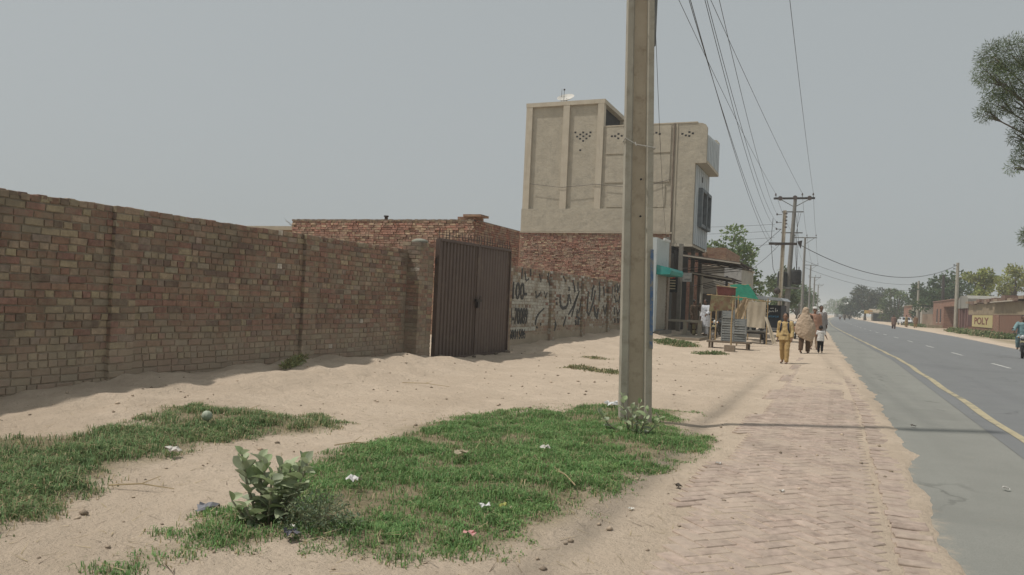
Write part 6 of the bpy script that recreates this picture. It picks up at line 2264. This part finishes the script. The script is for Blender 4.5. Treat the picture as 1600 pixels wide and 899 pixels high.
scrap('crumpled white scrap in the front of the green grass', -2.06, 4.55, .07, (.72, .72, .70), 1, .06)
scrap('pink and white wrapper at the front edge of the grass', -1.92, 4.05, .07, (.55, .28, .26), 2, .04)
scrap('beige paper scrap in the middle of the grass', -2.86, 5.8, .09, (.42, .36, .25), 3, .07)
scrap('pale scrap in the grass left of the pole plant', -2.35, 6.45, .08, (.5, .48, .42), 4, .07)
scrap('white plastic bag behind the foreground pole foot', -2.75, 10.1, .17, (.62, .63, .62), 5, .03)
scrap('dark plastic scrap at the front of the large milkweed', -2.78, 3.52, .10, (.10, .10, .115), 6, .02)
scrap('tiny white scrap beside the dark plastic', -2.83, 3.60, .03, (.7, .68, .6), 7, .05)
scrap('white scrap behind the large milkweed', -3.1, 4.6, .10, (.6, .58, .56), 8, .07)
scrap('grey plastic scrap on the sandy track', -3.6, 3.75, .12, (.25, .25, .27), 9, .005)
scrap('pale scrap on the sand left of the weedy patch', -4.95, 4.75, .10, (.6, .56, .5), 10, .05)
scrap('yellow-green scrap in the front grass', -1.98, 4.66, .05, (.33, .34, .1), 11, .06)
scrap('white scrap at the right edge of the grass', -1.28, 5.3, .035, (.7, .68, .62), 12, .01)
for k, (x, y, s_, lb) in enumerate(((1.35, 7.6, .05, 'small white fleck on the near road shoulder'), (1.62, 7.3, .04, 'white fleck beside another on the road shoulder'), (3.4, 15.5, .12, 'pale flattened scrap on the asphalt lane'), (.95, 11.2, .06, 'dark leaf on the shoulder at the sand edge'), (-.35, 6.4, .04, 'pale chip on the brick paving'), (-.95, 7.2, .05, 'white chip at the left edge of the brick paving'), (-1.1, 6.1, .06, 'dark dry leaf left of the brick paving'))):
    scrap(lb, x, y, s_, (.6, .58, .54) if 'dark' not in lb else (.08, .065, .05), 40+k, .012 if x < .6 else .02+.05-max(hz(x, y), -.05)-.05)
ml_ = thing('striped_ball', 'pale green striped round ball lying in the weedy grass', 'ball', (-5.6, 5.75, hz(-5.6, 5.75)+.06))
ms_ = MB()
rg = []
for i in range(9):
    th = math.pi*(.04+.92*i/8)
    rg.append([(.05*math.sin(th)*(1+.05*math.cos(9*2*math.pi*a/36))*math.cos(2*math.pi*a/36), .05*math.sin(th)*(1+.05*math.cos(9*2*math.pi*a/36))*math.sin(2*math.pi*a/36), .045-.05*math.cos(th)) for a in range(36)])
ms_.loft(rg)
ms_.build('rind', mat('ribbed_pale_green', (.38, .41, .33), (.28, .33, .24), 14, .6), ml_, True, False)
MB().tube([(0, 0, .09), (.01, 0, .11)], [.006, .004], 6).build('stalk', stemm, ml_, False, False)
for k, (x, y, l, a, lb) in enumerate(((-6.05, 6.85, .55, .5, 'curved pale straw stalk on top of the weedy patch'), (-1.9, 5.7, .5, 2.2, 'long dry stalk lying across the green grass'), (-4.0, 5.9, .35, .9, 'forked dry twig on the sand beside the green grass'), (-4.35, 3.9, .45, .4, 'brown dry stick at the edge of the weedy patch'), (-5.9, 10.6, .8, .1, 'long dry stalk on the sand below the gate'))):
    z = hz(x, y)
    mb = MB().tube([(x-l/2*math.cos(a), y-l/2*math.sin(a), z+.03), (x, y, z+.05), (x+l/2*math.cos(a), y+l/2*math.sin(a), z+.025)], [.006, .005, .003], 5)
    mb.tube([(x, y, z+.05), (x+.12*math.cos(a+.6), y+.12*math.sin(a+.6), z+.09)], [.004, .002], 4)
    tag(mb.build('dry_stalk', mat('pale_straw', (.42, .33, .19), (.3, .23, .14), 12), None, False), lb, 'stalk')

# ================================================================ HAZE
hm = bpy.data.materials.new('dust_haze')
hm.use_nodes = True
nn = hm.node_tree.nodes
nn.remove(nn['Principled BSDF'])
pvn = nn.new('ShaderNodeVolumePrincipled')
pvn.inputs['Color'].default_value = (.93, .96, .97, 1)
pvn.inputs['Density'].default_value = .00095
pvn.inputs['Anisotropy'].default_value = .25
hm.node_tree.links.new(pvn.outputs[0], nn['Material Output'].inputs['Volume'])
hzo = MB().bb(-3600, 3600, -450, 4600, -1.3, 16.5).build('haze', hm)
tag(hzo, 'pale dust haze in the air', 'haze', kind='stuff')
